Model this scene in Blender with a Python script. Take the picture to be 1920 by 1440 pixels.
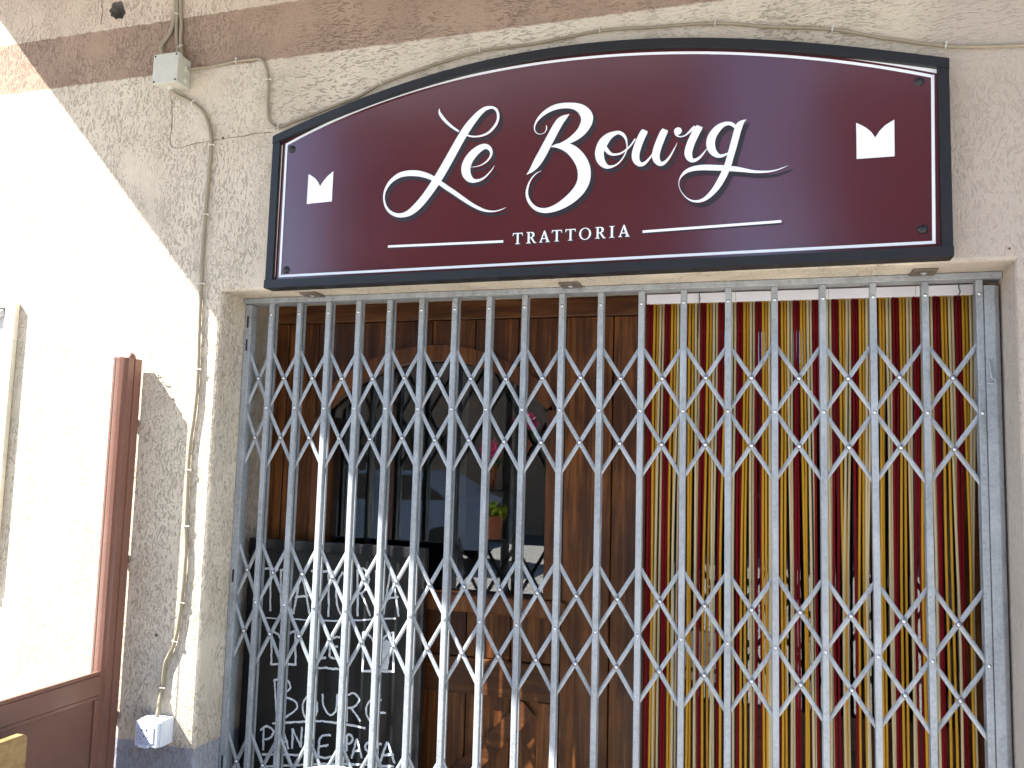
import bpy, bmesh, math, random
import numpy as np
from mathutils import Vector, Matrix
from mathutils.geometry import tessellate_polygon

random.seed(7)
rng = np.random.default_rng(7)
for o in list(bpy.data.objects):
    bpy.data.objects.remove(o)
S = bpy.context.scene
COL = S.collection

# ------------------------------------------------------------------ camera
CP = np.array([1.6075, -2.30, 1.60])
FOC = 1550.0
RM = np.array([[0.95700261, 0.28877118, 0.02751744],
               [-0.00137421, 0.09937392, -0.99504921],
               [-0.29007605, 0.95222688, 0.09549794]])
cam = bpy.data.cameras.new('camera')
cam.sensor_width = 36.0
cam.lens = FOC / 1920 * 36
cam.clip_start = 0.05
cam.clip_end = 500
camo = bpy.data.objects.new('camera', cam)
COL.objects.link(camo)
camo.matrix_world = Matrix([[RM[0][i], -RM[1][i], -RM[2][i], CP[i]] for i in range(3)] + [[0, 0, 0, 1]])
S.camera = camo
S.render.resolution_x, S.render.resolution_y = 1024, 768

# ------------------------------------------------------------------ light
SUN = Vector((2.05, 1.0, -2.30)).normalized()          # direction the light travels
w = bpy.data.worlds.new('World')
S.world = w
w.use_nodes = True
nt = w.node_tree
bg = nt.nodes['Background']
sk = nt.nodes.new('ShaderNodeTexSky')
sk.sky_type = 'NISHITA'
sk.sun_disc = False
sk.sun_elevation = math.asin(-SUN.z)
sk.sun_rotation = math.atan2(-SUN.x, -SUN.y) % (2 * math.pi)
nt.links.new(sk.outputs[0], bg.inputs[0])
sk.altitude = 900
sk.dust_density = 0.35
sk.ozone_density = 2.2
bg.inputs[1].default_value = 0.10
sl = bpy.data.lights.new('sun', 'SUN')
sl.energy = 5.0
sl.angle = math.radians(0.5)
sl.color = (1.0, 0.96, 0.91)
so = bpy.data.objects.new('sun', sl)
COL.objects.link(so)
so.rotation_euler = SUN.to_track_quat('-Z', 'Y').to_euler()
so.location = (-6, -6, 9)
S.view_settings.view_transform = 'Standard'
S.view_settings.look = 'None'
S.view_settings.exposure = 2.38
S.view_settings.gamma = 1.0
S.view_settings.use_curve_mapping = False


def at(px, py, y=None, x=None):
    """point of the photographed place seen at a pixel, on the plane y = ... or x = ..."""
    d = np.array([(px - 960) / FOC, (py - 720) / FOC, 1.0]) @ RM
    t = (y - CP[1]) / d[1] if y is not None else (x - CP[0]) / d[0]
    return CP + t * d


# ------------------------------------------------------------------ materials
class NT:
    def __init__(s, name):
        s.m = bpy.data.materials.new(name)
        s.m.use_nodes = True
        s.t = s.m.node_tree
        s.b = s.t.nodes['Principled BSDF']
        s.out = s.t.nodes['Material Output']

    def n(s, typ, **kw):
        nd = s.t.nodes.new(typ)
        for k, v in kw.items():
            setattr(nd, k, v)
        return nd

    def l(s, a, b):
        s.t.links.new(a, b)

    def val(s, sock, v):
        if hasattr(v, 'is_linked') or hasattr(v, 'links'):
            s.l(v, sock)
        else:
            sock.default_value = v

    def math(s, op, a, b=None, c=None, clamp=False):
        nd = s.n('ShaderNodeMath', operation=op)
        nd.use_clamp = clamp
        s.val(nd.inputs[0], a)
        if b is not None:
            s.val(nd.inputs[1], b)
        if c is not None:
            s.val(nd.inputs[2], c)
        return nd.outputs[0]

    def ramp(s, fac, stops):
        nd = s.n('ShaderNodeValToRGB')
        el = nd.color_ramp.elements
        while len(el) < len(stops):
            el.new(0.5)
        for e, (p, c) in zip(el, stops):
            e.position = p
            e.color = (c[0], c[1], c[2], 1) if not isinstance(c, (int, float)) else (c, c, c, 1)
        s.l(fac, nd.inputs[0])
        return nd.outputs[0]

    def mix(s, fac, a, b, blend='MIX'):
        nd = s.n('ShaderNodeMix', data_type='RGBA', blend_type=blend)
        s.val(nd.inputs[0], fac)
        for i, v in ((6, a), (7, b)):
            if isinstance(v, tuple):
                nd.inputs[i].default_value = (v[0], v[1], v[2], 1)
            else:
                s.l(v, nd.inputs[i])
        return nd.outputs[2]

    def obj(s):
        return s.n('ShaderNodeTexCoord').outputs['Object']

    def mapping(s, vec, scale=(1, 1, 1), loc=(0, 0, 0), rot=(0, 0, 0)):
        nd = s.n('ShaderNodeMapping')
        s.l(vec, nd.inputs[0])
        nd.inputs['Scale'].default_value = scale
        nd.inputs['Location'].default_value = loc
        nd.inputs['Rotation'].default_value = rot
        return nd.outputs[0]

    def noise(s, vec, scale, detail=3, rough=0.5, dist=0.0):
        nd = s.n('ShaderNodeTexNoise')
        s.l(vec, nd.inputs['Vector'])
        nd.inputs['Scale'].default_value = scale
        nd.inputs['Detail'].default_value = detail
        nd.inputs['Roughness'].default_value = rough
        nd.inputs['Distortion'].default_value = dist
        return nd.outputs['Fac']

    def step(s, v, a, b):
        nd = s.n('ShaderNodeMapRange')
        nd.interpolation_type = 'SMOOTHSTEP'
        s.l(v, nd.inputs[0])
        nd.inputs[1].default_value = a
        nd.inputs[2].default_value = b
        return nd.outputs[0]

    def bump(s, h, dist, strength=1.0):
        nd = s.n('ShaderNodeBump')
        nd.inputs['Strength'].default_value = strength
        nd.inputs['Distance'].default_value = dist
        s.l(h, nd.inputs['Height'])
        s.l(nd.outputs[0], s.b.inputs['Normal'])
        return nd.outputs[0]

    def base(s, c):
        if isinstance(c, tuple):
            s.b.inputs['Base Color'].default_value = (c[0], c[1], c[2], 1)
        else:
            s.l(c, s.b.inputs['Base Color'])

    def set(s, **kw):
        for k, v in kw.items():
            s.val(s.b.inputs[k.replace('_', ' ')], v)


def simple(name, col, rough=0.5, metal=0.0, var=0.12, scale=9.0, bump=0.0004, coat=0.0, rvar=0.1):
    m = NT(name)
    v = m.obj()
    n = m.noise(v, scale, 5, 0.6)
    n2 = m.noise(v, scale * 14, 3, 0.6)
    f = m.math('ADD', m.math('MULTIPLY', n, 0.7), m.math('MULTIPLY', n2, 0.3))
    lo = tuple(c * (1 - var) for c in col)
    hi = tuple(min(1, c * (1 + var)) for c in col)
    m.base(m.ramp(f, [(0.3, lo), (0.7, hi)]))
    m.set(Roughness=m.math('ADD', m.math('MULTIPLY', m.math('SUBTRACT', n, 0.5), rvar * 2), rough), Metallic=metal)
    if coat:
        m.set(Coat_Weight=coat, Coat_Roughness=0.15)
    if bump:
        m.bump(f, bump)
    return m.m


def plaster():
    m = NT('scratched plaster')
    v = m.obj()
    sep = m.n('ShaderNodeSeparateXYZ')
    m.l(v, sep.inputs[0])
    X, Z = sep.outputs[0], sep.outputs[2]
    # trowel direction: upright on the piers, level over the sign
    wob = m.noise(v, 1.6, 2)
    zz = m.math('ADD', Z, m.math('MULTIPLY', m.math('SUBTRACT', wob, 0.5), 0.5))
    horiz = m.math('MULTIPLY', m.step(zz, 2.50, 2.72), m.step(X, -0.25, 0.25))
    warp = m.n('ShaderNodeTexNoise')
    m.l(v, warp.inputs['Vector'])
    warp.inputs['Scale'].default_value = 9
    warp.inputs['Detail'].default_value = 2
    wv = m.n('ShaderNodeVectorMath', operation='SCALE')
    m.l(warp.outputs['Color'], wv.inputs[0])
    wv.inputs['Scale'].default_value = 0.055
    av = m.n('ShaderNodeVectorMath', operation='ADD')
    m.l(v, av.inputs[0])
    m.l(wv.outputs[0], av.inputs[1])
    v2 = av.outputs[0]

    def tracks(scale, loc, ang, lo, hi, mlo, mhi, msc):
        a = m.noise(m.mapping(v2, scale, loc, (0, math.radians(ang), 0)), 1.0, 2.5, 0.6, 0.5)
        pit = m.math('SUBTRACT', 1.0, m.step(a, lo, hi))
        b = m.noise(m.mapping(v, (msc, msc, msc * 0.6), loc), 1.0, 3, 0.6)
        return m.math('MULTIPLY', pit, m.step(b, mlo, mhi)), a
    t1, a1 = tracks((125, 125, 44), (0, 0, 0), -16, 0.385, 0.455, 0.34, 0.54, 5)
    t1b, a1b = tracks((210, 210, 100), (3, 1, 7), -28, 0.38, 0.46, 0.38, 0.58, 8)
    t2, a2 = tracks((36, 120, 140), (0, 0, 4), 7, 0.38, 0.45, 0.36, 0.58, 5)
    t2b, a2b = tracks((75, 140, 220), (5, 2, 1), -10, 0.36, 0.44, 0.42, 0.60, 8)
    tv = m.math('MAXIMUM', t1, m.math('MULTIPLY', t1b, 0.8))
    th = m.math('MAXIMUM', t2, m.math('MULTIPLY', t2b, 0.8))
    inv = m.math('SUBTRACT', 1.0, horiz)
    tr = m.math('ADD', m.math('MULTIPLY', tv, inv), m.math('MULTIPLY', th, horiz))
    body = m.math('ADD', m.math('MULTIPLY', a1, inv), m.math('MULTIPLY', a2, horiz))
    smooth_r = m.step(X, 1.95, 2.10)                      # softer, greyer rendering right of the sign
    tr = m.math('MULTIPLY', tr, m.math('SUBTRACT', 1.0, m.math('MULTIPLY', smooth_r, 0.55)))
    big = m.noise(v, 2.3, 4, 0.6)
    fine = m.noise(v, 160, 3, 0.7)
    c1 = m.ramp(big, [(0.3, (0.49, 0.425, 0.335)), (0.5, (0.59, 0.515, 0.41)), (0.75, (0.635, 0.56, 0.46))])
    c1 = m.mix(smooth_r, c1, (0.44, 0.375, 0.315))
    pink = m.math('MULTIPLY', m.step(Z, 3.12, 3.13), 0.35)
    c1 = m.mix(pink, c1, (0.52, 0.36, 0.27))
    # painted brown band and grey foot
    ed = m.math('MULTIPLY', m.math('SUBTRACT', m.noise(v, 26, 4, 0.7), 0.5), 0.018)
    ze = m.math('ADD', Z, ed)
    band = m.math('MULTIPLY', m.step(ze, 2.922, 2.929), m.math('SUBTRACT', 1.0, m.step(ze, 3.119, 3.125)))
    bcol = m.ramp(m.noise(v, 3.5, 5, 0.65), [(0.3, (0.275, 0.192, 0.140)), (0.7, (0.375, 0.268, 0.196))])
    c2 = m.mix(band, c1, bcol)
    foot = m.math('SUBTRACT', 1.0, m.step(ze, 0.675, 0.683))
    c2 = m.mix(foot, c2, (0.30, 0.31, 0.36))
    dirt = m.ramp(fine, [(0.2, (0.78, 0.76, 0.74)), (0.6, (1, 1, 1))])
    c3 = m.mix(0.6, c2, dirt, 'MULTIPLY')
    c4 = m.mix(m.math('MULTIPLY', tr, 0.54), c3, m.mix(band, (0.225, 0.18, 0.13), (0.13, 0.085, 0.065)))
    # grime streaks and blotches
    st = m.step(m.noise(m.mapping(v, (9, 9, 1.2)), 1.0, 4, 0.6), 0.56, 0.75)
    c5 = m.mix(m.math('MULTIPLY', st, 0.22), c4, (0.25, 0.20, 0.15))
    m.base(c5)
    m.set(Roughness=0.92, Specular_IOR_Level=0.2)
    h = m.math('ADD', m.math('MULTIPLY', body, 0.6), m.math('MULTIPLY', fine, 0.12))
    h = m.math('ADD', m.math('SUBTRACT', h, m.math('MULTIPLY', tr, 0.55)), m.math('MULTIPLY', m.noise(v, 14, 3), 0.5))
    m.bump(h, 0.0034, 1.0)
    return m.m


def wood(name, dark, mid, light, horiz=False, gloss=0.38, scale=1.0):
    m = NT(name)
    v = m.obj()
    oi = m.n('ShaderNodeObjectInfo')
    off = m.n('ShaderNodeVectorMath', operation='ADD')
    m.l(v, off.inputs[0])
    sc = m.n('ShaderNodeVectorMath', operation='SCALE')
    cmb = m.n('ShaderNodeCombineXYZ')
    for i in range(3):
        m.l(oi.outputs['Random'], cmb.inputs[i])
    m.l(cmb.outputs[0], sc.inputs[0])
    sc.inputs['Scale'].default_value = 7.0
    m.l(sc.outputs[0], off.inputs[1])
    vec = off.outputs[0]
    s1 = (3, 14, 26) if horiz else (26, 14, 1.6)
    s2 = (8, 60, 120) if horiz else (120, 60, 5)
    n1 = m.noise(m.mapping(vec, tuple(k * scale for k in s1)), 1.0, 5, 0.6, 1.2)
    n2 = m.noise(m.mapping(vec, tuple(k * scale for k in s2)), 1.0, 3, 0.6, 0.3)
    blot = m.noise(vec, 4.2, 4, 0.6)
    g = m.math('ADD', m.math('MULTIPLY', n1, 0.5), m.math('MULTIPLY', n2, 0.22))
    g = m.math('ADD', g, m.math('MULTIPLY', blot, 0.28))
    g = m.math('ADD', g, m.math('MULTIPLY', m.math('SUBTRACT', oi.outputs['Random'], 0.5), 0.12))
    c = m.ramp(g, [(0.32, dark), (0.5, mid), (0.70, light)])
    vo = m.n('ShaderNodeTexVoronoi')
    m.l(m.mapping(vec, (7, 1, 2.4)), vo.inputs['Vector'])
    vo.inputs['Scale'].default_value = 1.0
    kn = m.math('SUBTRACT', 1.0, m.step(vo.outputs['Distance'], 0.05, 0.13))
    c = m.mix(m.math('MULTIPLY', kn, 0.6), c, tuple(k * 0.5 for k in dark))
    sp = m.step(m.noise(vec, 95, 2, 0.5), 0.70, 0.76)
    c = m.mix(m.math('MULTIPLY', sp, 0.55), c, tuple(k * 0.4 for k in dark))
    m.base(c)
    m.set(Roughness=m.math('ADD', m.math('MULTIPLY', n2, 0.25), gloss - 0.12), Specular_IOR_Level=0.28)
    m.bump(m.math('ADD', m.math('MULTIPLY', n2, 0.6), m.math('MULTIPLY', n1, 0.4)), 0.0016, 0.8)
    return m.m


def galvanised():
    m = NT('galvanised steel')
    v = m.obj()
    oi = m.n('ShaderNodeObjectInfo')
    n = m.noise(m.mapping(v, (1, 1, 0.4)), 20, 5, 0.65)
    vo = m.n('ShaderNodeTexVoronoi')
    m.l(v, vo.inputs['Vector'])
    vo.inputs['Scale'].default_value = 150
    sp = m.math('MULTIPLY', vo.outputs['Color'], 0.22)
    g = m.math('ADD', m.math('MULTIPLY', n, 0.75), sp)
    g = m.math('ADD', g, m.math('MULTIPLY', m.math('SUBTRACT', oi.outputs['Random'], 0.5), 0.12))
    c = m.ramp(g, [(0.25, (0.22, 0.236, 0.248)), (0.5, (0.33, 0.352, 0.368)), (0.75, (0.43, 0.455, 0.475))])
    dirt = m.step(m.noise(m.mapping(v, (30, 30, 3)), 1.0, 4, 0.7), 0.62, 0.72)
    c = m.mix(m.math('MULTIPLY', dirt, 0.35), c, (0.20, 0.19, 0.17))
    m.base(c)
    m.set(Metallic=0.15, Roughness=m.math('ADD', m.math('MULTIPLY', n, 0.25), 0.28))
    m.bump(g, 0.0006, 0.5)
    return m.m


def rope_mat(name, c):
    m = NT(name)
    uv = m.n('ShaderNodeUVMap').outputs[0]
    sep = m.n('ShaderNodeSeparateXYZ')
    m.l(uv, sep.inputs[0])
    ph = m.math('ADD', m.math('MULTIPLY', sep.outputs[0], 3.0 * 2 * math.pi),
                m.math('MULTIPLY', sep.outputs[1], 2 * math.pi / 0.0082))
    s = m.math('ADD', m.math('MULTIPLY', m.math('SINE', ph), 0.5), 0.5)
    n = m.noise(m.obj(), 420, 3, 0.7)
    oi = m.n('ShaderNodeObjectInfo')
    dark = tuple(k * 0.30 for k in c)
    col = m.mix(m.step(s, 0.05, 0.75), dark, c)
    col = m.mix(m.math('MULTIPLY', n, 0.25), col, tuple(k * 0.6 for k in c))
    col = m.mix(m.math('MULTIPLY', oi.outputs['Random'], 0.2), col, tuple(k * 0.7 for k in c))
    m.base(col)
    m.set(Roughness=0.85, Specular_IOR_Level=0.12)
    m.bump(s, 0.0016, 0.8)
    return m.m


def glass(name, ior=1.7, tint=(0.9, 0.93, 0.92), rough=0.01):
    m = NT(name)
    m.t.nodes.remove(m.b)
    tr = m.n('ShaderNodeBsdfTransparent')
    tr.inputs[0].default_value = (*tint, 1)
    gl = m.n('ShaderNodeBsdfGlossy')
    gl.inputs['Roughness'].default_value = rough
    ge = m.n('ShaderNodeNewGeometry')
    dt = m.n('ShaderNodeVectorMath', operation='DOT_PRODUCT')
    m.l(ge.outputs['Normal'], dt.inputs[0])
    m.l(ge.outputs['Incoming'], dt.inputs[1])
    f0 = ((ior - 1) / (ior + 1)) ** 2
    one = m.math('SUBTRACT', 1.0, m.math('ABSOLUTE', dt.outputs['Value']), clamp=True)
    fr = m.math('ADD', m.math('MULTIPLY', m.math('POWER', one, 5.0), 1 - f0), f0)
    mx = m.n('ShaderNodeMixShader')
    m.l(fr, mx.inputs[0])
    m.l(tr.outputs[0], mx.inputs[1])
    m.l(gl.outputs[0], mx.inputs[2])
    m.l(mx.outputs[0], m.out.inputs[0])
    return m.m


M = {}
M['plaster'] = plaster()
M['mortar'] = simple('bare grey mortar', (0.12, 0.105, 0.09), 0.95, var=0.35, scale=40, bump=0.006)
M['seam'] = simple('plaster crack', (0.20, 0.155, 0.115), 0.95, var=0.3, scale=60)
M['galv'] = galvanised()
M['rivet'] = simple('zinc rivet heads', (0.62, 0.64, 0.66), 0.22, 0.85, 0.1, 60, bump=0)
M['washer'] = simple('dull washer steel', (0.13, 0.135, 0.14), 0.5, 0.4, 0.2, 60, bump=0)
M['bracket'] = simple('rusty steel', (0.17, 0.135, 0.11), 0.6, 0.5, 0.35, 60)
M['sign'] = None
M['frame'] = simple('charcoal frame paint', (0.0060, 0.0062, 0.0075), 0.5, var=0.4, scale=16)
M['white'] = simple('white vinyl', (0.80, 0.81, 0.83), 0.35, var=0.02, bump=0)
M['letter_back'] = simple('dark shadow print', (0.022, 0.016, 0.018), 0.35, var=0.05, bump=0)
M['bolt'] = simple('black bolt head', (0.02, 0.02, 0.022), 0.35, 0.3)
M['wood'] = wood('dark varnished planks', (0.010, 0.003, 0.0012), (0.068, 0.0215, 0.005), (0.25, 0.090, 0.019))
M['woodh'] = wood('dark varnished rails', (0.018, 0.006, 0.003), (0.070, 0.024, 0.007), (0.16, 0.062, 0.018), True)
M['woodtrim'] = wood('reddish window trim', (0.026, 0.008, 0.0025), (0.10, 0.033, 0.0085), (0.22, 0.08, 0.020), scale=0.8)
M['mull'] = simple('dark window bar', (0.016, 0.009, 0.007), 0.4, var=0.3)
M['glass'] = glass('window glass', 2.0)
M['clear'] = glass('clear glass', 1.45, (0.96, 0.98, 0.97))
M['black'] = simple('blackboard', (0.006, 0.0063, 0.0068), 0.45, var=0.35, scale=6, rvar=0.2)
M['blackframe'] = simple('black frame', (0.010, 0.010, 0.011), 0.35)
M['chalk'] = simple('chalk', (0.74, 0.76, 0.80), 0.9, var=0.3, scale=120)
M['red'] = rope_mat('dark red rope', (0.27, 0.008, 0.015))
M['gold'] = rope_mat('golden rope', (0.86, 0.45, 0.045))
M['cream'] = rope_mat('cream rope', (0.92, 0.75, 0.43))
M['plastic'] = simple('white plastic rail', (0.86, 0.85, 0.90), 0.35, var=0.03)
M['wire'] = simple('dark wire', (0.03, 0.03, 0.03), 0.5, 0.5)
M['box'] = simple('aged grey plastic', (0.46, 0.45, 0.38), 0.5, var=0.10, scale=24)
M['box2'] = simple('white plastic socket box', (0.62, 0.65, 0.72), 0.4, var=0.08, scale=30)
M['box3'] = simple('smoky cover', (0.44, 0.47, 0.60), 0.3, var=0.2, scale=40)
M['cable'] = simple('beige cable', (0.285, 0.24, 0.165), 0.6, var=0.2, scale=14)
M['clip'] = simple('pale clip', (0.55, 0.52, 0.44), 0.6, var=0.2)
M['brown'] = simple('brown coated metal', (0.190, 0.084, 0.058), 0.42, 0.0, 0.14, 5, coat=0.25)
M['brown2'] = simple('brown coated sheet', (0.165, 0.074, 0.052), 0.5, 0.0, 0.2, 2.5)
M['gasket'] = simple('dark gasket', (0.04, 0.035, 0.035), 0.6)
M['bench'] = wood('honey coloured slat', (0.17, 0.10, 0.035), (0.32, 0.20, 0.085), (0.42, 0.28, 0.13), True, 0.45, 1.6)
M['paper'] = simple('notice paper', (0.62, 0.61, 0.62), 0.6, var=0.05, bump=0)
M['redink'] = simple('red print', (0.55, 0.05, 0.06), 0.6, var=0.05, bump=0)
M['ink'] = simple('grey print', (0.22, 0.22, 0.24), 0.6, var=0.05, bump=0)
M['blueink'] = simple('blue print', (0.15, 0.25, 0.5), 0.6, var=0.05, bump=0)
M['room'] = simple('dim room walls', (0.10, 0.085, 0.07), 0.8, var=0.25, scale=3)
M['cloth'] = simple('linen curtain', (0.42, 0.41, 0.39), 0.9, var=0.12, scale=12)
M['creamwood'] = simple('cream window frame', (0.80, 0.73, 0.58), 0.5, var=0.18, scale=7)
M['whitewood'] = simple('white window sash', (0.8, 0.79, 0.76), 0.5, var=0.05)
M['whitepl'] = simple('white chair plastic', (0.75, 0.75, 0.74), 0.35, var=0.04)
M['concrete'] = simple('balcony concrete', (0.40, 0.36, 0.31), 0.9, var=0.15, scale=4, bump=0.003)
M['stone'] = simple('grey stone', (0.16, 0.15, 0.135), 0.9, var=0.35, scale=8, bump=0.01)
M['ochre'] = simple('ochre facade', (0.21, 0.145, 0.10), 0.9, var=0.2, scale=1.5, bump=0.003)
M['slate'] = simple('stone slates', (0.24, 0.235, 0.23), 0.8, var=0.3, scale=9, bump=0.01)
M['shutter'] = simple('brown shutters', (0.08, 0.04, 0.025), 0.6)
M['asphalt'] = simple('asphalt', (0.06, 0.06, 0.062), 0.9, var=0.3, scale=30, bump=0.003)
M['terra'] = simple('terracotta', (0.36, 0.12, 0.06), 0.8, var=0.15)
M['petal'] = simple('pink petals', (0.75, 0.04, 0.22), 0.6, var=0.25, scale=60)
M['leaf'] = simple('geranium leaves', (0.10, 0.22, 0.03), 0.55, var=0.35, scale=40)
M['leaf2'] = simple('yellow green leaves', (0.34, 0.46, 0.05), 0.5, var=0.35, scale=40)
M['iron'] = simple('dark iron', (0.02, 0.022, 0.024), 0.5, 0.4)
M['carpaint'] = simple('blue grey car paint', (0.10, 0.15, 0.26), 0.25, 0.3, 0.05, coat=0.8)
M['tyre'] = simple('tyre rubber', (0.015, 0.015, 0.015), 0.8)


def sign_mat():
    m = NT('glossy maroon print')
    v = m.obj()
    n = m.noise(v, 2.2, 4, 0.6)
    m.base(m.ramp(n, [(0.3, (0.068, 0.0085, 0.0125)), (0.7, (0.078, 0.0105, 0.015))]))
    m.set(Roughness=m.math('ADD', m.math('MULTIPLY', m.noise(v, 5, 3), 0.08), 0.12), Specular_IOR_Level=0.85)
    m.bump(m.noise(v, 2.6, 2), 0.004, 0.25)
    return m.m


M['sign'] = sign_mat()


def paving_mat():
    m = NT('pale stone paving')
    v = m.obj()
    br = m.n('ShaderNodeTexBrick')
    m.l(m.mapping(v, (1, 1, 1)), br.inputs['Vector'])
    br.inputs['Scale'].default_value = 1.6
    br.inputs['Mortar Size'].default_value = 0.012
    br.inputs['Color1'].default_value = (0.46, 0.44, 0.40, 1)
    br.inputs['Color2'].default_value = (0.40, 0.38, 0.35, 1)
    br.inputs['Mortar'].default_value = (0.14, 0.13, 0.12, 1)
    n = m.noise(v, 6, 5, 0.65)
    c = m.mix(0.5, br.outputs['Color'], m.ramp(n, [(0.3, (0.7, 0.7, 0.7)), (0.7, (1, 1, 1))]), 'MULTIPLY')
    m.base(c)
    m.set(Roughness=0.85)
    m.bump(m.math('SUBTRACT', m.math('MULTIPLY', n, 0.3), br.outputs['Fac']), 0.006)
    return m.m


M['paving'] = paving_mat()


# ------------------------------------------------------------------ mesh helpers
class MB:
    def __init__(s):
        s.v, s.f, s.uv = [], [], None

    def add(s, vs, fs):
        o = len(s.v)
        s.v += [tuple(float(k) for k in p) for p in vs]
        s.f += [tuple(i + o for i in f) for f in fs]
        return s

    def box(s, x0, x1, y0, y1, z0, z1, c=0.0):
        """box, with chamfered edges when c > 0"""
        if c <= 0:
            return s.add([(x, y, z) for x in (x0, x1) for y in (y0, y1) for z in (z0, z1)],
                         [(0, 1, 3, 2), (4, 6, 7, 5), (0, 4, 5, 1), (2, 3, 7, 6), (0, 2, 6, 4), (1, 5, 7, 3)])
        bm = bmesh.new()
        bmesh.ops.create_cube(bm, size=1)
        for vv in bm.verts:
            vv.co = ((x0 + x1) / 2 + vv.co.x * (x1 - x0), (y0 + y1) / 2 + vv.co.y * (y1 - y0), (z0 + z1) / 2 + vv.co.z * (z1 - z0))
        bmesh.ops.bevel(bm, geom=bm.edges[:], offset=c, segments=2, profile=0.6, affect='EDGES')
        bm.verts.index_update()
        s.add([vv.co[:] for vv in bm.verts], [[q.index for q in f.verts] for f in bm.faces])
        bm.free()
        return s

    def sweep(s, prof, p0, p1, ax, ay):
        """closed profile (u,w) swept straight from p0 to p1; u along ax, w along ay"""
        p0, p1, ax, ay = map(np.asarray, (p0, p1, ax, ay))
        n = len(prof)
        vs = [p0 + u * ax + q * ay for u, q in prof] + [p1 + u * ax + q * ay for u, q in prof]
        fs = [(i, (i + 1) % n, n + (i + 1) % n, n + i) for i in range(n)] + [tuple(range(n))[::-1], tuple(range(n, 2 * n))]
        return s.add(vs, fs)

    def tube(s, pts, r, sides=8, uv=False, cap=True):
        pts = np.array(pts, float)
        n = len(pts)
        T = np.gradient(pts, axis=0)
        T /= np.linalg.norm(T, axis=1)[:, None] + 1e-12
        up = np.array([0, 1.0, 0]) if abs(T[0][1]) < 0.9 else np.array([1.0, 0, 0])
        vs = []
        for i in range(n):
            a = np.cross(T[i], up)
            a /= np.linalg.norm(a) + 1e-12
            b = np.cross(T[i], a)
            rr = r[i] if hasattr(r, '__len__') else r
            vs += [pts[i] + rr * (math.cos(t) * a + math.sin(t) * b) for t in np.arange(sides) * 2 * math.pi / sides]
            up = np.cross(a, T[i])
        fs = []
        uvs = []
        L = np.r_[0, np.cumsum(np.linalg.norm(np.diff(pts, axis=0), axis=1))]
        for i in range(n - 1):
            for k in range(sides):
                fs.append((i * sides + k, i * sides + (k + 1) % sides, (i + 1) * sides + (k + 1) % sides, (i + 1) * sides + k))
                uvs.append([(k / sides, L[i]), ((k + 1) / sides, L[i]), ((k + 1) / sides, L[i + 1]), (k / sides, L[i + 1])])
        if cap:
            fs += [tuple(range(sides))[::-1], tuple(range((n - 1) * sides, n * sides))]
            uvs += [[(0, 0)] * sides] * 2
        s.add(vs, fs)
        if uv:
            s.uv = uvs
        return s

    def prism(s, poly, y0, y1, holes=(), back=True):
        """polygon in x,z (with holes) extruded from y0 (front) to y1 (back)"""
        loops = [[Vector((p[0], p[1], 0)) for p in L] for L in [poly, *holes]]
        tris = tessellate_polygon(loops)
        flat = [p for L in loops for p in L]
        n = len(flat)
        vs = [(p.x, y0, p.y) for p in flat] + [(p.x, y1, p.y) for p in flat]
        fs = [tuple(t) for t in tris]
        if back:
            fs += [tuple(i + n for i in t[::-1]) for t in tris]
        o = 0
        for L in loops:
            k = len(L)
            fs += [(o + i, o + (i + 1) % k, n + o + (i + 1) % k, n + o + i) for i in range(k)]
            o += k
        return s.add(vs, fs)

    def flat(s, poly, y, holes=()):
        loops = [[Vector((p[0], p[1], 0)) for p in L] for L in [poly, *holes]]
        flat = [p for L in loops for p in L]
        return s.add([(p.x, y, p.y) for p in flat], [tuple(t) for t in tessellate_polygon(loops)])

    def dome(s, c, r, h, axis=(0, -1, 0), seg=12, rings=3, flat=0.0):
        c, ax = np.asarray(c, float), np.asarray(axis, float)
        t = np.array([0, 0, 1.0]) if abs(ax[2]) < 0.9 else np.array([1.0, 0, 0])
        u = np.cross(ax, t)
        u /= np.linalg.norm(u)
        q = np.cross(ax, u)
        vs, fs = [], []
        for i in range(rings + 1):
            a = i / rings * math.pi / 2 * (1 - flat)
            for k in range(seg):
                b = 2 * math.pi * k / seg
                vs.append(c + ax * h * math.sin(a) + r * math.cos(a) * (math.cos(b) * u + math.sin(b) * q))
        for i in range(rings):
            for k in range(seg):
                fs.append((i * seg + k, i * seg + (k + 1) % seg, (i + 1) * seg + (k + 1) % seg, (i + 1) * seg + k))
        fs.append(tuple(range(rings * seg, (rings + 1) * seg)))
        return s.add(vs, fs)

    def build(s, name, mat, parent=None, smooth=False, origin=None):
        me = bpy.data.meshes.new(name)
        off = np.array(origin, float) if origin is not None else np.zeros(3)
        me.from_pydata([tuple(np.array(p) - off) for p in s.v], [], s.f)
        if s.uv:
            lay = me.uv_layers.new(name='UVMap')
            flat = [c for f in s.uv for u in f for c in u]
            lay.data.foreach_set('uv', flat)
        bm = bmesh.new()
        bm.from_mesh(me)
        bmesh.ops.recalc_face_normals(bm, faces=bm.faces[:])
        bm.to_mesh(me)
        bm.free()
        me.materials.append(mat)
        if smooth:
            me.polygons.foreach_set('use_smooth', [True] * len(me.polygons))
        o = bpy.data.objects.new(name, me)
        COL.objects.link(o)
        if parent:
            o.parent = parent
            off = off - world_loc(parent)
        o.location = off
        return o


def world_loc(o):
    p = np.zeros(3)
    while o:
        p = p + np.array(o.location)
        o = o.parent
    return p


def tag(o, label, cat, group=None):
    o['label'] = label
    o['category'] = cat
    if group:
        o['group'] = group
    return o


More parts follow.
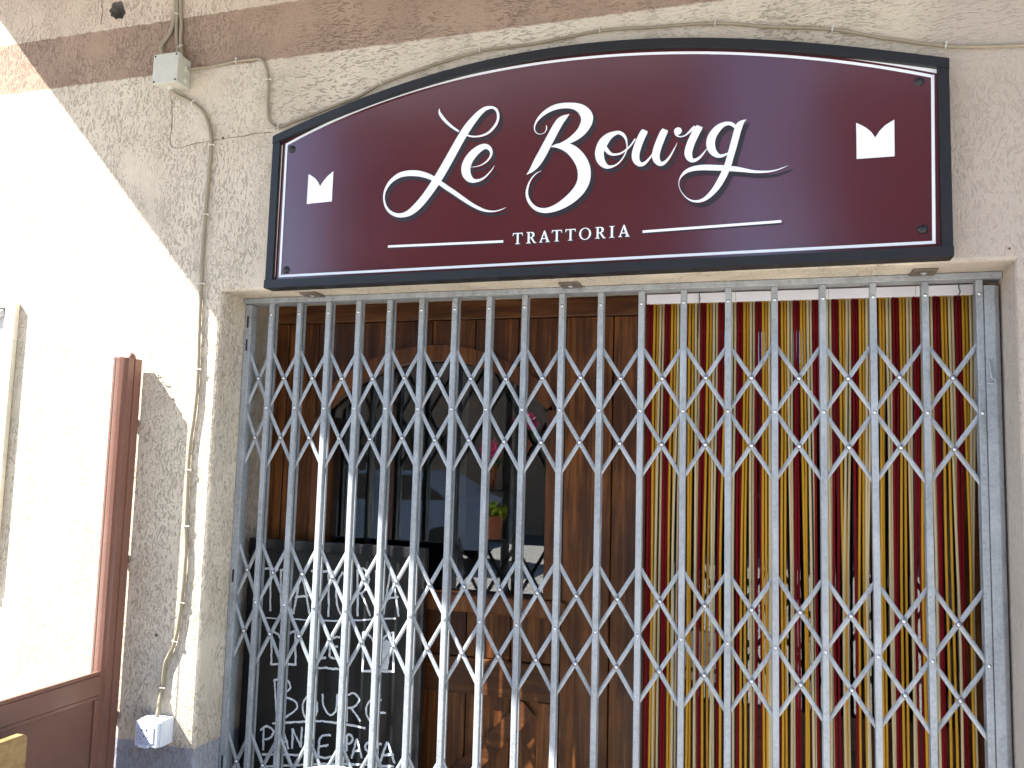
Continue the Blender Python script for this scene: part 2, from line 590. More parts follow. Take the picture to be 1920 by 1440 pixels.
def empty(name, loc, label, cat, group=None):
    o = bpy.data.objects.new(name, None)
    o.empty_display_size = 0.05
    COL.objects.link(o)
    o.location = [float(k) for k in loc]
    return tag(o, label, cat, group)


def struct(o):
    o['kind'] = 'structure'
    return o


def copy_tree(o, parent=None):
    c = o.copy()
    COL.objects.link(c)
    if parent:
        c.parent = parent
    for ch in list(o.children):
        copy_tree(ch, c)
    return c


def spline(P, step=0.0, n=None, sub=8):
    """Catmull-Rom through the rows of P"""
    P = np.array(P, float)
    Q = np.vstack([2 * P[0] - P[1], P, 2 * P[-1] - P[-2]])
    out = []
    for i in range(1, len(Q) - 2):
        a, b, c, d = Q[i - 1:i + 3]
        for t in np.arange(sub) / sub:
            out.append(0.5 * (2 * b + (c - a) * t + (2 * a - 5 * b + 4 * c - d) * t * t + (3 * b - a - 3 * c + d) * t ** 3))
    out.append(Q[-2])
    return np.array(out)


# ------------------------------------------------------------------ setting: ground, road
def slab(name, x0, x1, y0, y1, z, mat):
    return struct(MB().box(x0, x1, y0, y1, z - 0.3, z).build(name, mat))


slab('pavement', -60, 60, -13.0, 0.6, 0.0, M['paving'])
slab('road', -60, 60, -20.0, -13.0, -0.10, M['asphalt'])
slab('ground', -250, 250, -250, 250, -0.32, M['asphalt'])

# ------------------------------------------------------------------ plastered wall with the opening
XL, XR, ZS = -0.106, 2.2135, 2.141      # opening
WL, WR, WT = -7.0, 9.0, 3.62
c = 0.010
hole = []
hc = at(220, 20, y=0)
for q in ((612, 62), (622, 48), (628, 40), (634, 18), (648, 8), (662, 12), (672, 6), (690, 9), (694, 30), (700, 52), (709, 72), (700, 84), (690, 106), (668, 102), (652, 111), (640, 96), (622, 90), (624, 74)):
    P = at(q[0] / 3, q[1] / 3, y=0)
    hole.append((P[0], P[2]))
wall = MB()
outer = [(WL, -0.1), (XL - c, -0.1), (XL - c, ZS + c), (XR + c, ZS + c), (XR + c, -0.1), (WR, -0.1), (WR, WT), (WL, WT)]
wall.flat(outer, 0.0, [hole])
ring = [(XL, -0.1), (XL, ZS), (XR, ZS), (XR, -0.1)]
ringo = [(XL - c, -0.1), (XL - c, ZS + c), (XR + c, ZS + c), (XR + c, -0.1)]
ringm = [(XL - c * 0.3, -0.1), (XL - c * 0.3, ZS + c * 0.3), (XR + c * 0.3, ZS + c * 0.3), (XR + c * 0.3, -0.1)]
for i in range(3):
    for (A, ya), (B, yb) in ((((ringo), 0.0), ((ringm), c * 0.3)), (((ringm), c * 0.3), ((ring), c)), (((ring), c), ((ring), 0.42))):
        wall.add([(A[i][0], ya, A[i][1]), (A[i + 1][0], ya, A[i + 1][1]), (B[i + 1][0], yb, B[i + 1][1]), (B[i][0], yb, B[i][1])], [(0, 1, 2, 3)])
for a, b in ((0, 1), (2, 3)):      # solid back of the wall beside the opening
    pass
wall.add([(WL, 0.42, -0.1), (XL, 0.42, -0.1), (XL, 0.42, WT), (WL, 0.42, WT), (XR, 0.42, -0.1), (WR, 0.42, -0.1), (WR, 0.42, WT), (XR, 0.42, WT),
          (XL, 0.42, ZS), (XR, 0.42, ZS)], [(0, 1, 2, 3), (4, 5, 6, 7), (8, 9, 7, 2)])
wall.add([(WL, 0, WT), (WR, 0, WT), (WR, 0.42, WT), (WL, 0.42, WT)], [(0, 1, 2, 3)])
wallo = tag(wall.build('plaster_wall', M['plaster']),
            'beige scratched plaster wall with a brown painted band around the gated doorway', 'wall')
# chipped hole: side walls and grey bottom
n = len(hole)
h = MB()
inner = [(hc[0] + (p[0] - hc[0]) * 0.6, hc[2] + (p[1] - hc[2]) * 0.6) for p in hole]
h.add([(p[0], 0.0005, p[1]) for p in hole] + [(p[0], 0.035, p[1]) for p in inner],
      [(i, (i + 1) % n, n + (i + 1) % n, n + i) for i in range(n)] + [tuple(range(n, 2 * n))])
h.build('plaster_hole', M['mortar'], wallo)
# cracks of a repaired patch
sm = []
for P in ([(322, 184), (323, 225), (322, 276), (372, 268), (430, 259), (508, 247)], [(190, 0), (192, 22), (189, 45)]):
    pts = spline([at(*q, y=-0.0004) for q in P], sub=5)
    pts[:, 0] += rng.normal(0, 0.0012, len(pts))
    pts[:, 2] += rng.normal(0, 0.0012, len(pts))
    MB().tube(pts, np.abs(rng.normal(0.0011, 0.0006, len(pts))) + 0.0003, 5).build('plaster_crack', M['seam'], wallo)
for q, r in (((324, 748), 0.004), ((293, 1191), 0.006), ((418, 259), 0.005), ((1893, 466), 0.003)):
    P = at(*q, y=-0.001)
    MB().dome(P, r, 0.003, seg=8, rings=2).build('wall_plug', M['mortar'], wallo)
hk = spline([at(297, 702, y=-0.002), at(297, 709, y=-0.010), at(303, 707, y=-0.014)], sub=4)
MB().tube(hk, 0.0016, 5).build('bent_nail', M['wire'], wallo)

# ------------------------------------------------------------------ overhead balcony (casts the slanting shade line)
ZB = 3.62
xb = -0.145 - (ZB - 2.063) / 1.125
b = empty('balcony', (xb, 0, ZB), 'concrete balcony slab over the trattoria doorway throwing the slanting shade', 'balcony')
MB().box(xb, 8.0, -1.50, -0.002, ZB, ZB + 0.18, 0.012).build('slab', M['concrete'], b)
rl = MB()
for x in np.arange(xb + 0.1, 7.9, 0.14):
    rl.box(x, x + 0.014, -1.44, -1.426, ZB + 0.18, ZB + 1.08)
rl.build('balusters', M['iron'], b)['kind'] = 'stuff'
MB().box(xb + 0.05, 7.95, -1.46, -1.41, ZB + 1.08, ZB + 1.11).build('handrail', M['iron'], b)
uw = tag(MB().box(WL, WR, 0.004, 0.42, WT + 0.002, 7.5).build('upper_wall', M['ochre']),
         'plain ochre upper storey wall above the balcony', 'wall')

# ------------------------------------------------------------------ room behind the windows
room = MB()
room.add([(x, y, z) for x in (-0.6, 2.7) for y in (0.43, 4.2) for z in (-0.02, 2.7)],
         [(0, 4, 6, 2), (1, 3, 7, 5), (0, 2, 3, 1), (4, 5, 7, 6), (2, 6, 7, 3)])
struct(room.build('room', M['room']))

# ------------------------------------------------------------------ wooden front with the arched window
YW = 0.28
wf = empty('shop_front', (0.55, YW, 0.0), 'dark brown plank shop front with an arched window, behind the gate', 'shop front')
GL, GR, GS, GA = 0.155, 0.945, 1.775, 1.938     # glass left, right, springing, apex
TW = 0.052


def arch(x, grow=0.0):
    hw, rise = (GR - GL) / 2, GA - GS
    R = (hw * hw + rise * rise) / (2 * rise)
    cx, cz = (GL + GR) / 2, GA - R
    R += grow
    d = R * R - (x - cx) ** 2
    return cz + math.sqrt(max(d, 0))


def plank(poly, y0=None, name='plank', mat='wood', th=0.03):
    y0 = YW + rng.uniform(-0.0025, 0.0025) if y0 is None else y0
    mb = MB()
    # slightly eased front edge
    P = np.array(poly)
    cc = P.mean(axis=0)
    n_ = len(P)
    e = 0.0018
    ins = []
    for p in P:
        d = p - cc
        ins.append((p[0] - np.sign(d[0]) * min(e, abs(d[0])), p[1] - np.sign(d[1]) * min(e, abs(d[1]))))
    mb.flat(ins, y0)
    mb.add([(p[0], y0, p[1]) for p in ins] + [(p[0], y0 + 0.002, p[1]) for p in P] + [(p[0], y0 + th, p[1]) for p in P],
           [(i, (i + 1) % n_, n_ + (i + 1) % n_, n_ + i) for i in range(n_)] + [(n_ + i, n_ + (i + 1) % n_, 2 * n_ + (i + 1) % n_, 2 * n_ + i) for i in range(n_)])
    return mb.build(name, M[mat], wf)


g = 0.0016
ZT = 2.075
for x0, x1 in ((-0.118, -0.018), (-0.018, 0.101)):
    plank([(x0 + g, 0.0), (x1 - g, 0.0), (x1 - g, ZT), (x0 + g, ZT)])
for x0, x1 in ((1.001, 1.155), (1.155, 1.264)):
    plank([(x0 + g, 0.0), (x1 - g, 0.0), (x1 - g, ZT), (x0 + g, ZT)])
for x0, x1 in ((0.101, 0.245), (0.245, 0.385), (0.385, 0.535), (0.535, 0.69), (0.69, 0.84), (0.84, 1.001)):
    xs = np.linspace(x1 - g, x0 + g, 7)
    low = [(x, arch(x, TW - 0.004) if GL - 0.02 < x < GR + 0.02 else GS - 0.06) for x in xs]
    plank([(x0 + g, ZT), (x1 - g, ZT)][::1] + low)
    plank([(x0 + g, 0.978), (x1 - g, 0.978), (x1 - g, 1.118), (x0 + g, 1.118)])
    plank([(x0 + g, 0.02), (x1 - g, 0.02), (x1 - g, 0.860), (x0 + g, 0.860)], YW + 0.012 + rng.uniform(-.002, .002))
MB().box(-0.118, 1.264, YW - 0.006, YW + 0.03, ZT + 0.002, 2.139, 0.004).build('head_board', M['woodh'], wf)
MB().box(0.103, 0.999, YW - 0.008, YW + 0.03, 0.862, 0.976, 0.004).build('rail', M['woodh'], wf)
for x0, x1 in ((0.103, 0.165), (0.935, 0.999)):
    MB().box(x0, x1, YW - 0.007, YW + 0.01, 0.02, 0.860, 0.003).build('stile', M['wood'], wf)
# diagonal brace of the low panel
MB().sweep([(-0.03, 0), (0.03, 0), (0.03, 0.012), (-0.03, 0.012)], (0.19, YW - 0.004, 0.10), (0.905, YW - 0.004, 0.84),
           (0.72, 0, -0.69), (0, 1, 0)).build('brace', M['woodh'], wf)
# arch trim in three pieces, casings, sill
for a0, a1 in ((GL - 0.035, 0.42), (0.4215, 0.70), (0.7015, GR + 0.036)):
    xs = np.linspace(a0, a1, 9)
    lo = [(min(max(x, GL), GR), arch(min(max(x, GL), GR))) for x in xs]
    hi = [(x, arch(x, TW)) for x in xs]
    MB().prism(lo + hi[::-1], YW - 0.014, YW + 0.028).build('arch_trim', M['woodtrim'], wf)
for x0, x1 in ((GL - 0.052, GL), (GR, GR + 0.054)):
    MB().box(x0, x1, YW - 0.012, YW + 0.06, 1.176, GS - 0.002 if x0 > .5 else GS - 0.03, 0.003).build('casing', M['woodtrim'], wf)
MB().box(0.085, 1.02, YW - 0.020, YW + 0.05, 1.119, 1.174, 0.005).build('sill', M['woodtrim'], wf)
# glazing
xs = np.linspace(GL + .001, GR - .001, 15)
pane = [(GL + .001, 1.176), (GR - .001, 1.176)] + [(x, arch(x) - .001) for x in xs[::-1]]
MB().prism(pane, YW + 0.040, YW + 0.043).build('window_pane', M['glass'], wf)
for x in (0.305, 0.472, 0.645, 0.822):
    zt = arch(x) - 0.004
    MB().box(x - 0.012, x + 0.012, YW + 0.046, YW + 0.072, 1.178, zt, 0.002).build('window_bar', M['mull'], wf)
MB().box(GL + .002, GR - .002, YW + 0.046, YW + 0.08, 1.177, 1.215, 0.002).build('window_bar', M['mull'], wf)

# ------------------------------------------------------------------ glazed door behind the ropes
YD = 0.34
gd = empty('glazed_door', (1.75, YD, 0), 'wooden door with a tall glass pane, behind the rope curtain', 'door')
MB().box(1.266, 1.335, YD - 0.05, YD + 0.03, 0.0, 2.139, 0.003).build('stile', M['wood'], gd)
MB().box(2.135, 2.2125, YD - 0.02, YD + 0.03, 0.0, 2.139, 0.003).build('stile', M['wood'], gd)
MB().box(1.337, 2.133, YD - 0.02, YD + 0.03, 2.03, 2.139, 0.003).build('rail', M['woodh'], gd)
MB().box(1.337, 2.133, YD - 0.02, YD + 0.03, 0.815, 0.905, 0.003).build('rail', M['woodh'], gd)
MB().box(1.337, 2.133, YD - 0.02, YD + 0.03, 0.0, 0.14, 0.003).build('rail', M['woodh'], gd)
MB().box(1.338, 2.132, YD, YD + 0.02, 0.141, 0.814).build('panel', M['wood'], gd)
MB().box(1.337, 2.133, YD, YD + 0.006, 0.906, 2.029).build('door_pane', M['glass'], gd)

# notices taped to the inside of the door glass
n1 = empty('paper_notice', at(1314, 1255, y=YD - 0.004), 'white paper notice with red heading taped to the door glass', 'notice')
A, B = at(1283, 1182, y=YD - 0.004), at(1345, 1255, y=YD - 0.004)
MB().box(A[0], B[0], YD - 0.004, YD - 0.0034, B[2], A[2]).build('sheet', M['paper'], n1)


def text_strokes(mb, strokes, wd, y, mapf, k0=0.0):
    """polyline strokes as flat ribbons"""
    k = 0
    for st in strokes:
        P = np.array([mapf(*q) for q in st])
        if len(P) > 2:
            P = spline(P, sub=4)
        ribbon(mb, P, np.full(len(P), wd), y - k0 - 0.00008 * k)
        k += 1
    return mb


def ribbon(mb, P, W, y, slope=0.0):
    """flat ribbon along P (x,z) of widths W, on plane y, creeping forward by slope"""
    P = np.asarray(P, float)
    T = np.gradient(P, axis=0)
    T /= np.linalg.norm(T, axis=1)[:, None] + 1e-12
    N = np.stack([-T[:, 1], T[:, 0]], 1)
    n_ = len(P)
    vs, fs = [], []
    for i in range(n_):
        yy = y - slope * i / max(1, n_ - 1)
        for s_ in (1, -1):
            q = P[i] + s_ * N[i] * W[i] / 2
            vs.append((q[0], yy, q[1]))
    fs = [(2 * i, 2 * i + 1, 2 * i + 3, 2 * i + 2) for i in range(n_ - 1)]
    return mb.add(vs, fs)


GLY = {'R': [[(0, 0), (0, 1)], [(0, 1), (.5, .95), (.55, .72), (.4, .55), (0, .5)], [(.25, .5), (.6, 0)]],
       'E': [[(.55, 1), (0, 1)], [(0, 1), (0, 0)], [(0, .5), (.45, .5)], [(0, 0), (.55, 0)]],
       'T': [[(0, 1), (.65, 1)], [(.32, 1), (.32, 0)]],
       'A': [[(0, 0), (.32, 1)], [(.32, 1), (.65, 0)], [(.12, .35), (.52, .35)]],
       'S': [[(.55, .9), (.3, 1), (.05, .8), (.25, .55), (.5, .35), (.4, .05), (.0, .1)]],
       'O': [[(.3, 1), (.0, .5), (.3, 0), (.6, .5), (.3, 1)]]}


def line_text(mb, txt, x, z, hgt, adv, wd, y):
    for ch in txt:
        if ch in GLY:
            text_strokes(mb, GLY[ch], wd, y, lambda a, b_: (x + a * hgt, z + b_ * hgt))
        x += adv
    return mb


yy = YD - 0.0048
t = MB()
line_text(t, 'RE', A[0] + 0.028, A[2] - 0.022, 0.013, 0.0115, 0.0026, yy)
line_text(t, 'TE  A', A[0] + 0.030, A[2] - 0.043, 0.013, 0.0105, 0.0026, yy)
t.build('red_lettering', M['redink'], n1)
t = MB()
for k in range(7):
    z = A[2] - 0.055 - k * 0.0068
    x = A[0] + 0.010
    while x < B[0] - 0.012:
        l_ = random.uniform(0.004, 0.014)
        t.add([(x, yy, z), (min(x + l_, B[0] - .008), yy, z), (min(x + l_, B[0] - .008), yy, z + 0.0025), (x, yy, z + 0.0025)], [(0, 1, 2, 3)])
        x += l_ + 0.003
t.build('small_print', M['ink'], n1)
A, B = at(1285, 1258, y=YD - 0.004), at(1350, 1280, y=YD - 0.004)
n2 = empty('paper_notice', (A[0], YD - 0.004, B[2]), 'small grey card reading SO below the red headed notice', 'notice')
MB().box(A[0], B[0], YD - 0.004, YD - 0.0034, B[2], A[2] - 0.001).build('sheet', M['paper'], n2)
t = MB()
line_text(t, 'SO', A[0] + 0.024, B[2] + 0.007, 0.012, 0.011, 0.0024, yy)
t.build('lettering', M['ink'], n2)
MB().add([(B[0] - 0.014, yy, B[2] + 0.004), (B[0] - 0.006, yy, B[2] + 0.004), (B[0] - 0.006, yy, B[2] + 0.016), (B[0] - 0.014, yy, B[2] + 0.016)],
         [(0, 1, 2, 3)]).build('blue_mark', M['blueink'], n2)

# ------------------------------------------------------------------ rope curtain
YR = 0.232
rc = empty('rope_curtain', (1.72, YR, 2.12), 'curtain of twisted red, gold and cream ropes over the door', 'door curtain')
MB().box(1.266, 2.172, YR - 0.012, YR + 0.012, 2.100, 2.129, 0.002).build('header_rail', M['plastic'], rc)
for x in (1.53, 1.79, 2.02):
    MB().box(x, x + 0.0014, YR - 0.0128, YR - 0.0118, 2.1005, 2.1285).build('rail_joint', M['box'], rc)
NR = 102
x = np.linspace(1.272, 2.168, NR)
zs = np.linspace(2.103, 0.12, 30)
tt = (2.103 - zs) / 1.98
pairdx = {}
smooth_f = np.convolve(rng.normal(0, 1, NR + 24), np.ones(9) / 9, 'same')[12:-12] * 0.016
clump = np.zeros(NR)
i = 0
while i < NR:
    k = int(rng.integers(3, 8))
    seg = slice(i, min(i + k, NR))
    clump[seg] = (x[seg].mean() - x[seg]) * rng.uniform(0.06, 0.30)
    i += k
for i in range(NR):
    kind = ('red', 'gold', 'cream')[(i // 2) % 3]
    pr = i // 2
    if pr not in pairdx:
        pairdx[pr] = rng.normal(0, 0.0028)
    ease = np.clip((tt - 0.03) / 0.42, 0, 1)
    ease = ease * ease * (3 - 2 * ease)
    dx = (clump[i] + pairdx[pr] + smooth_f[i] + rng.normal(0, 0.0018)) * ease
    dx += 0.0013 * np.sin(zs * rng.uniform(3, 7) + rng.uniform(0, 6)) * np.clip(tt * 6, 0, 1)
    if i < 6:
        dx -= 0.003 * ease
    yv = YR + (0.0025 if i % 2 else -0.0025) + rng.normal(0, 0.003) * ease + 0.001 * np.sin(zs * 5 + i)
    pts = np.stack([x[i] + dx, yv, zs], 1)
    MB().tube(pts, 0.0037, 7, uv=True).build('rope', M[kind], rc, smooth=True)
for q in ((1311, 545), (1798, 530)):
    P = at(*q, y=YR - 0.02)
    ps = spline([(P[0], YR - 0.016, 2.14), (P[0], YR - 0.018, 2.118), (P[0] + 0.003, YR - 0.018, 2.108), (P[0], YR - 0.017, 2.100), (P[0] - 0.003, YR - 0.016, 2.085 if q[0] > 1500 else 1.99)], sub=6)
    MB().tube(ps, 0.0013, 5).build('hanging_hook', M['wire'], rc)

# ------------------------------------------------------------------ chalkboard
YC = 0.215
cb = empty('chalkboard', (0.24, YC, 0.2), 'tall black chalkboard with white handwriting leaning behind the gate', 'chalkboard')
MB().box(-0.05, 0.535, YC, YC + 0.012, 0.10, 1.285).build('board', M['black'], cb)
for a in ((-0.085, -0.0505, 0.06, 1.32), (0.5355, 0.57, 0.06, 1.32)):
    MB().box(a[0], a[1], YC - 0.010, YC + 0.02, a[2], a[3], 0.003).build('frame_bar', M['blackframe'], cb)
for a in ((1.2855, 1.32), (0.06, 0.0995)):
    MB().box(-0.050, 0.535, YC - 0.010, YC + 0.02, a[0], a[1], 0.003).build('frame_bar', M['blackframe'], cb)


def cpx(X, Y):
    P = at(400 + X / 3.273, 1000 + Y / 3.273, y=YC)
    return (P[0], P[2])


def cg(ch, x0, x1, y0, y1, sk=0.0):
    f = {'T': [[(0, .02), (.5, 0), (1, .03)], [(.5, 0), (.48, 1)]],
         'R': [[(0.05, 0), (0.05, 1)], [(.0, .06), (.5, -.02), (.85, .2), (.55, .45), (.1, .52)], [(.3, .5), (.65, .75), (.95, 1)]],
         'A': [[(.5, 0), (.25, .5), (0, 1)], [(.5, 0), (.75, .45), (1, 1)], [(.1, .62), (.95, .58)]],
         'O': [[(.5, 0), (.08, .3), (.1, .75), (.5, 1), (.9, .75), (.92, .3), (.55, .02)]],
         'I': [[(.5, 0), (.48, 1)]],
         'L': [[(.1, 0), (.08, 1)], [(.08, 1), (.9, .95)]],
         'E': [[(.85, .02), (.3, .05), (.05, .25)], [(.05, .25), (.0, .95)], [(.0, .95), (.4, 1.02), (.9, .95)], [(.05, .5), (.7, .46)]],
         'B': [[(.05, 0), (.12, .75), (.18, .95)], [(.0, .05), (.45, -.02), (.7, .22), (.3, .42)], [(.3, .42), (.85, .55), (.95, .75), (.45, 1)]],
         'U': [[(0, 0), (.05, .55), (.45, 1), (.85, .75), (.95, 0)]],
         'G': [[(.8, .12), (.35, .05), (.02, .45), (.2, .9), (.6, 1), (.62, .62), (1.0, .6)]],
         'P': [[(.25, 0), (.2, 1)], [(0, .15), (.5, -.03), (.95, .2), (.65, .48), (.22, .52)]],
         'N': [[(0, 1), (.05, .02)], [(.05, .02), (.85, .95)], [(.85, .95), (.95, -.05)]],
         'S': [[(.9, .08), (.4, .0), (.1, .25), (.5, .5), (.9, .75), (.5, 1), (.0, .9)]]}[ch]
    return [[(x0 + (x1 - x0) * a + sk * (1 - b_), y0 + (y1 - y0) * b_) for a, b_ in s_] for s_ in f]


def chalk(strokes, name='chalk_letter', wd=0.0068):
    mb = MB()
    for k, st in enumerate(strokes):
        P = np.array([cpx(*q) for q in st])
        P = spline(P, sub=7) if len(P) > 2 else np.linspace(P[0], P[1], 9)
        P = P + rng.normal(0, 0.0006, P.shape)
        W = wd * (0.85 + 0.4 * rng.random(len(P)))
        ribbon(mb, P, W, YC - 0.0008 - 0.00012 * k)
    return mb.build(name, M['chalk'], cb)


for ch, x0, x1, y0, y1 in (('T', 305, 400, 215, 478), ('R', 412, 490, 220, 488), ('A', 492, 590, 225, 496), ('T', 600, 668, 226, 505), ('T', 674, 745, 230, 510),
                           ('O', 752, 838, 235, 505), ('R', 882, 968, 222, 508), ('I', 985, 1015, 226, 505), ('A', 1040, 1140, 225, 510)):
    chalk(cg(ch, x0, x1, y0, y1))
chalk([[(325, 518), (520, 528), (720, 536), (930, 530), (1120, 522)]], 'chalk_underline', 0.0048)
for X0, X1, Y0, Y1 in ((358, 505, 598, 802), (920, 1105, 606, 845)):
    mid = (X0 + X1) / 2
    nz = Y0 + (Y1 - Y0) * 0.42
    chalk([[(X0, Y0), (X0 - 2, Y1)], [(X0 - 8, Y1), (X1 + 6, Y1 + 3)], [(X1, Y0), (X1, Y1 + 8)],
           [(X0, Y0), (X0 + 40, Y0 + 22), (mid, nz)], [(mid, nz), (X1 - 45, Y0 + 24), (X1, Y0)]], 'chalk_emblem')
chalk([[(1010 + k * 9, 650 + 12 * abs(math.sin(k))), (985 + k * 9, 835)] for k in range(10)], 'chalk_shading', 0.0065)
for ch, x0, x1, y0, y1 in (('L', 640, 700, 640, 768), ('E', 714, 790, 634, 765)):
    chalk(cg(ch, x0, x1, y0, y1))
chalk([[(590, 832), (680, 826), (775, 834)]], 'chalk_underline')
for ch, x0, x1, y0, y1 in (('B', 368, 520, 893, 1135), ('O', 545, 642, 985, 1150), ('U', 672, 768, 985, 1115), ('R', 815, 910, 985, 1155), ('G', 935, 1058, 1005, 1165)):
    chalk(cg(ch, x0, x1, y0, y1), wd=0.0060)
chalk([[(362, 1166), (500, 1158), (650, 1152), (780, 1166), (935, 1195)]], 'chalk_underline', 0.0062)
for ch, x0, x1, y0, y1 in (('P', 288, 375, 1188, 1332), ('A', 395, 462, 1210, 1325), ('N', 484, 548, 1195, 1320), ('E', 562, 625, 1210, 1335),
                           ('E', 645, 735, 1235, 1375), ('P', 808, 860, 1238, 1340), ('A', 848, 912, 1262, 1382), ('S', 928, 972, 1285, 1395),
                           ('T', 985, 1035, 1290, 1400), ('A', 1022, 1112, 1278, 1412)):
    chalk(cg(ch, x0, x1, y0, y1))
chalk([[(296, 1356), (420, 1356), (530, 1360)]], 'chalk_underline')
chalk([[(300, 1432), (600, 1418), (860, 1416), (1110, 1432)]], 'chalk_underline')

# ------------------------------------------------------------------ folding gate
YG = 0.128
BX = [0.0, 0.1084, 0.2186, 0.3301, 0.4426, 0.5559, 0.6695, 0.7847, 0.9014, 1.02, 1.1403, 1.2627, 1.3863, 1.5127, 1.6406, 1.7691, 1.8988, 2.0289, 2.16]
ZA, ZBr, ZC, ZTop = 1.765, 1.1196, 0.505, 2.0833
fg = empty('folding_gate', (1.03, YG + 0.02, 0.0), 'closed galvanised steel folding lattice gate across the shop doorway', 'gate')
BW = 0.0174


def channel(x, y0, dep, z0, z1, wd, opening):
    """upright U channel; opening = +1 opens to the back, -1 to the front"""
    t_ = 0.0022
    r = 0.0022
    h_ = wd / 2
    o_ = [(-h_ + r, 0), (h_ - r, 0), (h_ - r * 0.3, r * 0.3), (h_, r), (h_, dep), (h_ - t_, dep), (h_ - t_, t_), (-h_ + t_, t_), (-h_ + t_, dep), (-h_, dep), (-h_, r), (-h_ + r * 0.3, r * 0.3)]
    if opening < 0:
        o_ = [(a, dep - b_) for a, b_ in o_]
    return MB().sweep(o_, (x, y0, z0), (x, y0, z1), (1, 0, 0), (0, 1, 0))


def rivet(mb, x, y, z, r=0.0052, h_=0.0035):
    mb.dome((x, y, z), r, h_, seg=12, rings=2, flat=0.25)
    mb.dome((x, y - h_ * 0.85, z), r * 0.42, h_ * 0.35, seg=8, rings=1)
    return mb


for i, x in enumerate(BX):
    j = rng.uniform(-0.0008, 0.0008)
    bar = channel(x, YG + j, 0.012, 0.06, 2.121, BW, 1).build('gate_bar', M['galv'], fg)
    channel(x + rng.uniform(-0.0015, 0.0015), YG + 0.0245, 0.012, 0.06, 2.121, BW, -1).build('rear_channel', M['galv'], bar)
    for z in (ZTop, ZA, ZBr, ZC, 0.2):
        rivet(MB(), x, YG + j, z, 0.0052, 0.0036).build('rivet', M['rivet'], bar, smooth=True)
# fixed post on the left, lock post on the right
post = MB()
post.box(-0.1045, -0.079, YG + 0.004, YG + 0.040, 0.02, 2.121, 0.002)
post = post.build('fixed_post', M['galv'], fg)
for z in (2.06, 1.98, 1.2, 0.6):
    MB().box(-0.0945, -0.0885, YG + 0.0026, YG + 0.0046, z - 0.02, z + 0.02).build('slot', M['bolt'], post)
lp = MB()
lp.sweep([(2.1698, YG + 0.004), (2.1708, YG), (2.1945, YG), (2.2005, YG + 0.0035), (2.2075, YG + 0.010), (2.2095, YG + 0.02), (2.2095, YG + 0.05), (2.1698, YG + 0.05)],
         (0, 0, 0.03), (0, 0, 2.105), (1, 0, 0), (0, 1, 0))
lock = lp.build('lock_post', M['galv'], fg)
hkp = [at(1855, 676, y=YG - 0.004), at(1857, 690, y=YG - 0.008), at(1860, 708, y=YG - 0.009), at(1867, 712, y=YG - 0.010), at(1865, 719, y=YG - 0.009), at(1849, 718, y=YG - 0.005)]
MB().tube(spline(hkp, sub=5), 0.0026, 6).build('latch_hook', M['galv'], lock, smooth=True)
rivet(MB(), hkp[0][0], YG, hkp[0][2], 0.004, 0.003).build('rivet', M['galv'], lock, smooth=True)
# lattice arms
PR = [(-0.0062, 0.0012), (-0.0040, 0.0), (-0.0012, -0.0008), (0.0012, -0.0008), (0.0040, 0.0), (0.0062, 0.0012), (0.0062, 0.0030), (-0.0062, 0.0030)]
PX = [-0.0905] + BX


def arm(xa, za, xb_, zb, y):
    d = np.array([xb_ - xa, 0, zb - za])
    L = np.linalg.norm(d)
    d /= L
    nrm = np.array([-d[2], 0, d[0]])
    e = 0.006
    p0, p1 = np.array([xa, y, za]) - d * e, np.array([xb_, y, zb]) + d * e
    mb = MB().sweep(PR, p0, p1, nrm, (0, 1, 0))
    return mb


for zr in (ZA, ZBr, ZC):
    for i in range(len(PX) - 1):
        xa, xb_ = PX[i], PX[i + 1]
        hl = 0.2 - 0.010 * (i / 19.0)
        for s_ in (1, -1):
            ztop = zr + hl if s_ > 0 else zr
            zbot = zr if s_ > 0 else zr - hl
            w_ = rng.normal(0, 0.0012)
            arm(xa, ztop + w_, xb_, zbot + w_, YG + 0.0135).build('lattice_arm', M['galv'], fg)
            arm(xa, zbot + w_, xb_, ztop + w_, YG + 0.0175).build('lattice_arm', M['galv'], fg)
            rivet(MB(), (xa + xb_) / 2, YG + 0.0128, (ztop + zbot) / 2 + w_, 0.0062, 0.0046).build('pivot_rivet', M['rivet'], fg, smooth=True)
            MB().dome(((xa + xb_) / 2, YG + 0.0132, (ztop + zbot) / 2 + w_), 0.0084, 0.0012, seg=14, rings=1, flat=0.3).build('washer', M['washer'], fg)
# guide rail with fixing lugs
rail = MB().box(-0.105, 2.2125, YG - 0.010, YG + 0.046, 2.1225, 2.1395, 0.0015).build('guide_rail', M['galv'], fg)
for x in (0.182, 1.056, 2.019):
    lug = MB().box(x - 0.030, x + 0.030, 0.052, YG - 0.011, 2.1335, 2.1400, 0.001)
    lug = lug.build('fixing_lug', M['bracket'], rail)
    MB().dome((x, 0.085, 2.1335), 0.009, 0.005, axis=(0, 0, -1), seg=6, rings=1).build('bolt_head', M['galv'], lug)
MB().box(-0.105, 2.2125, YG - 0.010, YG + 0.046, 0.002, 0.035, 0.002).build('floor_rail', M['galv'], fg)

# ------------------------------------------------------------------ sign
sg = empty('sign_board', (1.08, 0, 2.14), 'arched maroon trattoria sign in a dark frame above the gate', 'shop sign')
CO = [0.0227, 0.0108, -0.1984, 0.0023, 2.8205]
YF, YP = -0.050, -0.034
BLx, BRx = 0.0875, 2.0650
zbl, zbr = 2.1335, 2.1445


def zo(x):
    return float(np.polyval(CO, x - 1.076))


def zb_(x):
    return zbl + (zbr - zbl) * (x - BLx) / (BRx - BLx)


